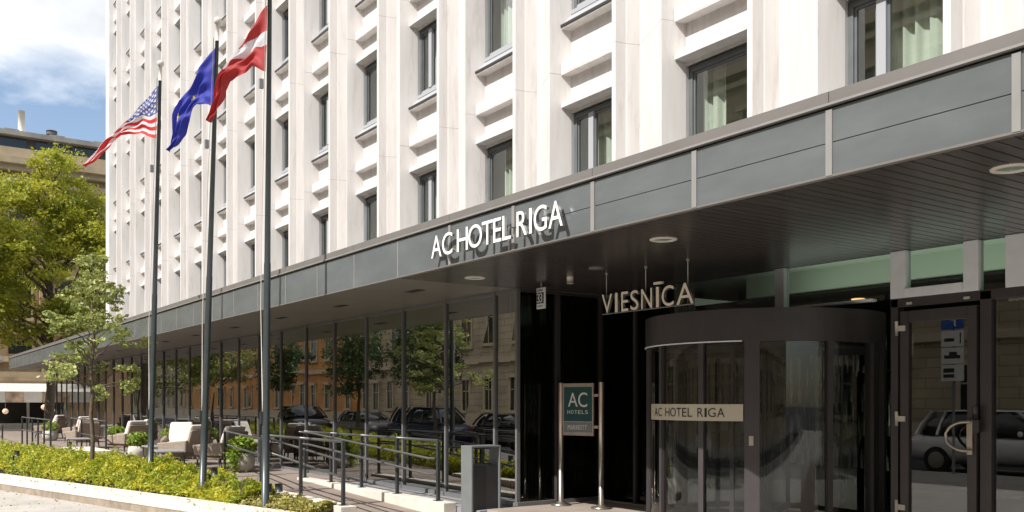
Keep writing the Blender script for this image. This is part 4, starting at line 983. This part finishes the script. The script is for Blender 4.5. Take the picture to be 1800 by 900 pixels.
# street facades across the road (they show in the glass)
def street_house(label, x0, ya, yb, h, wall, bays, floors, trim, roofm):
    t = thing('town_house', label, 'building', (x0, (ya+yb)/2, -.2), 'town houses across the street')
    m = MB(); m.box(x0-10, x0, ya, yb, -.3, h); m.build('wall', wall, t)
    m = MB(); m.box(x0, x0+.25, ya, yb, 4.0, 4.35); m.box(x0, x0+.6, ya, yb, h-.5, h); m.box(x0, x0+.3, ya, yb, h-1.0, h-.75); m.box(x0, x0+.12, ya, yb, -.2, .7); m.build('cornice', trim, t)
    m = MB(); m.hexa([(x0-10, ya, h), (x0+.5, ya, h), (x0+.5, yb, h), (x0-10, yb, h), (x0-8, ya+1, h+2), (x0-2.5, ya+1, h+2), (x0-2.5, yb-1, h+2), (x0-8, yb-1, h+2)]); m.build('roof', roofm, t)
    bw = (yb-ya)/bays
    for i in range(bays):
        y = ya+bw*(i+.5)
        for f_ in range(floors):
            z0 = 1.1 if f_ == 0 else 5.3+(f_-1)*3.9; z1 = z0+(1.9 if f_ == 0 else 2.3); hw = .38 if f_ == 0 else .58
            m = MB(); m.box(x0, x0+.1, y-hw-.18, y-hw, z0-.1, z1); m.box(x0, x0+.1, y+hw, y+hw+.18, z0-.1, z1); m.box(x0, x0+.28, y-hw-.3, y+hw+.3, z1, z1+.22); m.box(x0, x0+.2, y-hw-.25, y+hw+.25, z0-.28, z0-.1)
            w = m.build('window_frame', trim, t)
            m = MB(); m.box(x0+.005, x0+.03, y-hw, y+hw, z0-.1, z1); m.build('pane', M['pane'], w)
            m = MB(); m.box(x0+.031, x0+.05, y-.03, y+.03, z0-.1, z1); m.box(x0+.031, x0+.05, y-hw, y+hw, z1-.75, z1-.69); m.build('glazing_bar', M['trim'], w)
    return t
street_house('long cream rusticated town house across the street, reflected in the hotel glass', -17, 2, 66, 17.6, M['creamst'], 20, 4, M['trim'], M['tilered'])
street_house('orange plastered town house across the street, reflected between the trees', -17, 66.2, 118, 15, M['orange'], 16, 3, M['trim'], M['tilered'])
street_house('farthest cream town house across the street, beyond the orange one', -17, 118.2, 160, 17, M['creamst'], 12, 3, M['trim'], M['tilered'])
street_house('cream town house across the street behind the photographer', -17, -40, 1.8, 17, M['creamst'], 12, 4, M['trim'], M['tilered'])

# parked cars (seen in the glass)
def make_car(body, suv=True):
    t = thing('parked_car', 'car', 'car', (0, 0, 0))      # length along y, front at -y
    H = 1.68 if suv else 1.45
    m = MB(); W_ = .92
    def sec(y, hw, zb, zt, e=3.2, n=28):      # rounded cross-section
        o = []
        for k in range(n):
            a = 2*math.pi*k/n; ca, sa = math.cos(a), math.sin(a)
            o.append((hw*math.copysign(abs(ca)**(2/e), ca), y, (zb+zt)/2+(zt-zb)/2*math.copysign(abs(sa)**(2/e), sa)))
        return o
    st = [(-2.36, .55, .42, .68), (-2.32, .74, .3, .8), (-2.15, .86, .24, .9), (-1.7, .93, .22, .98), (-1.2, .94, .22, 1.05), (0, .945, .22, 1.08), (1.3, .945, .22, 1.1), (1.9, .92, .24, 1.1), (2.2, .87, .28, 1.04), (2.34, .76, .34, .92), (2.37, .6, .42, .8)]
    m.loft([sec(*q) for q in st])
    # roof skin and pillars
    m.loft([sec(y, hw, H-.07, zt, 2.6, 20) for y, hw, zt in ((-.55, .5, H-.05), (-.4, .62, H-.02), (.2, .68, H), (1.2, .67, H-.005), (1.65, .6, H-.04), (1.78, .5, H-.055))])
    for y0_, y1_ in ((-1.28, -.5), (.45, .5), (1.45, 1.3), (2.05, 1.68)):
        for sx in (-1, 1): m.tube([(sx*.86, y0_, 1.0), (sx*.78, (y0_*2+y1_)/3, 1.0+(H-1.04)*.45), (sx*.65, y1_, H-.04)], .04, 8)
    m.build('body', body, t)
    m = MB()
    def gl(z, y0_, y1_, w):
        return [(-w*.8, y0_, z), (0, y0_-.08, z), (w*.8, y0_, z), (w, y0_+.25, z), (w*1.01, (y0_+y1_)/2, z), (w, y1_-.2, z), (w*.8, y1_, z), (0, y1_+.06, z), (-w*.8, y1_, z), (-w, y1_-.2, z), (-w*1.01, (y0_+y1_)/2, z), (-w, y0_+.25, z)]
    m.loft([gl(1.0, -1.25, 2.05, .86), gl(1.0+(H-1.04)*.45, -1.0, 1.93, .79), gl(H-.05, -.5, 1.7, .64)]); m.build('windows', M['carglass'], t)
    for y in (-1.4, 1.42):
        for sx in (-1, 1):
            m = MB(); m.tube([(sx*.76, y, .35), (sx*.95, y, .35)], .35, 22); w = m.build('wheel', M['tyre'], t)
            m = MB(); m.tube([(sx*.945, y, .35), (sx*.96, y, .35)], .22, 14); m.build('rim', M['rim'], w)
    for sx in (-1, 1):
        m = MB(); m.ball((sx*.66, -2.25, .74), .17, 10, 8, (1, .5, .45)); m.build('headlight', M['headlight'], t)
        m = MB(); m.ball((sx*.7, 2.27, .86), .16, 10, 8, (.9, .5, .6)); m.build('taillight', M['taillight'], t)
        m = MB(); m.ball((sx*1.02, -.75, 1.08), .1, 8, 6, (1, .6, .8)); m.build('wing_mirror', body, t)
    m = MB(); m.box(-.35, .35, -2.37, -2.33, .45, .68); m.build('grille', M['rail'], t)
    return t
for body, x, y, z, suv, lab in ((M['carwhite'], -5.3, 12.2, -.34, True, 'white family car parked in the street, reflected in the entrance door'),
        (M['carblack'], -3.9, 27, -.34, False, 'black saloon parked at the kerb, reflected in the glass left of the corner'),
        (M['carblue'], -3.9, 33.5, -.34, True, 'dark blue car parked at the kerb, reflected in the middle of the glass'),
        (M['cargrey'], -3.9, 40, -.34, False, 'grey saloon parked at the kerb, reflected behind the flagpoles'),
        (M['carblack'], -3.9, 48, -.34, True, 'black off-road car parked at the kerb, farthest reflected')):
    c = make_car(body, suv); c.location = (x, y, z); tag(c, lab, 'car', 'cars parked across the pavement')
# parking sign stack
PK = thing('parking_sign', 'blue parking sign over three white plates, reflected in the entrance door', 'sign', (-2.35, 12.0, -.18))
m = MB(); m.tube([(-2.35, 12, -.18), (-2.35, 12, 3.75)], .035, 10); m.build('post', M['greyp'], PK)
m = MB(); m.box(-2.31, -2.29, 11.72, 12.28, 3.28, 3.7); m.build('blue_plate', M['blue'], PK)
m = MB(); m.tube([(-2.285, 11.93, 3.34), (-2.285, 11.93, 3.64)], .025, 6); m.tube([(-2.285, 11.93, 3.63), (-2.285, 12.05, 3.6), (-2.285, 12.05, 3.5), (-2.285, 11.93, 3.47)], .02, 6); m.build('p_symbol', M['signwhite'], PK)
for z in (2.86, 2.45, 2.04):
    m = MB(); m.box(-2.31, -2.29, 11.72, 12.28, z, z+.38); w = m.build('white_plate', M['signwhite'], PK)
    m = MB()
    if z > 2.8: m.box(-2.288, -2.284, 11.78, 11.81, z+.06, z+.32); m.box(-2.288, -2.284, 11.95, 12.2, z+.12, z+.2)
    elif z > 2.4: m.box(-2.288, -2.284, 11.8, 12.2, z+.12, z+.2); m.box(-2.288, -2.284, 11.88, 12.08, z+.2, z+.28)
    else: m.box(-2.288, -2.284, 11.95, 12.22, z+.08, z+.16); m.box(-2.288, -2.284, 11.95, 12.22, z+.2, z+.3)
    m.build('pictogram', M['black'], w)
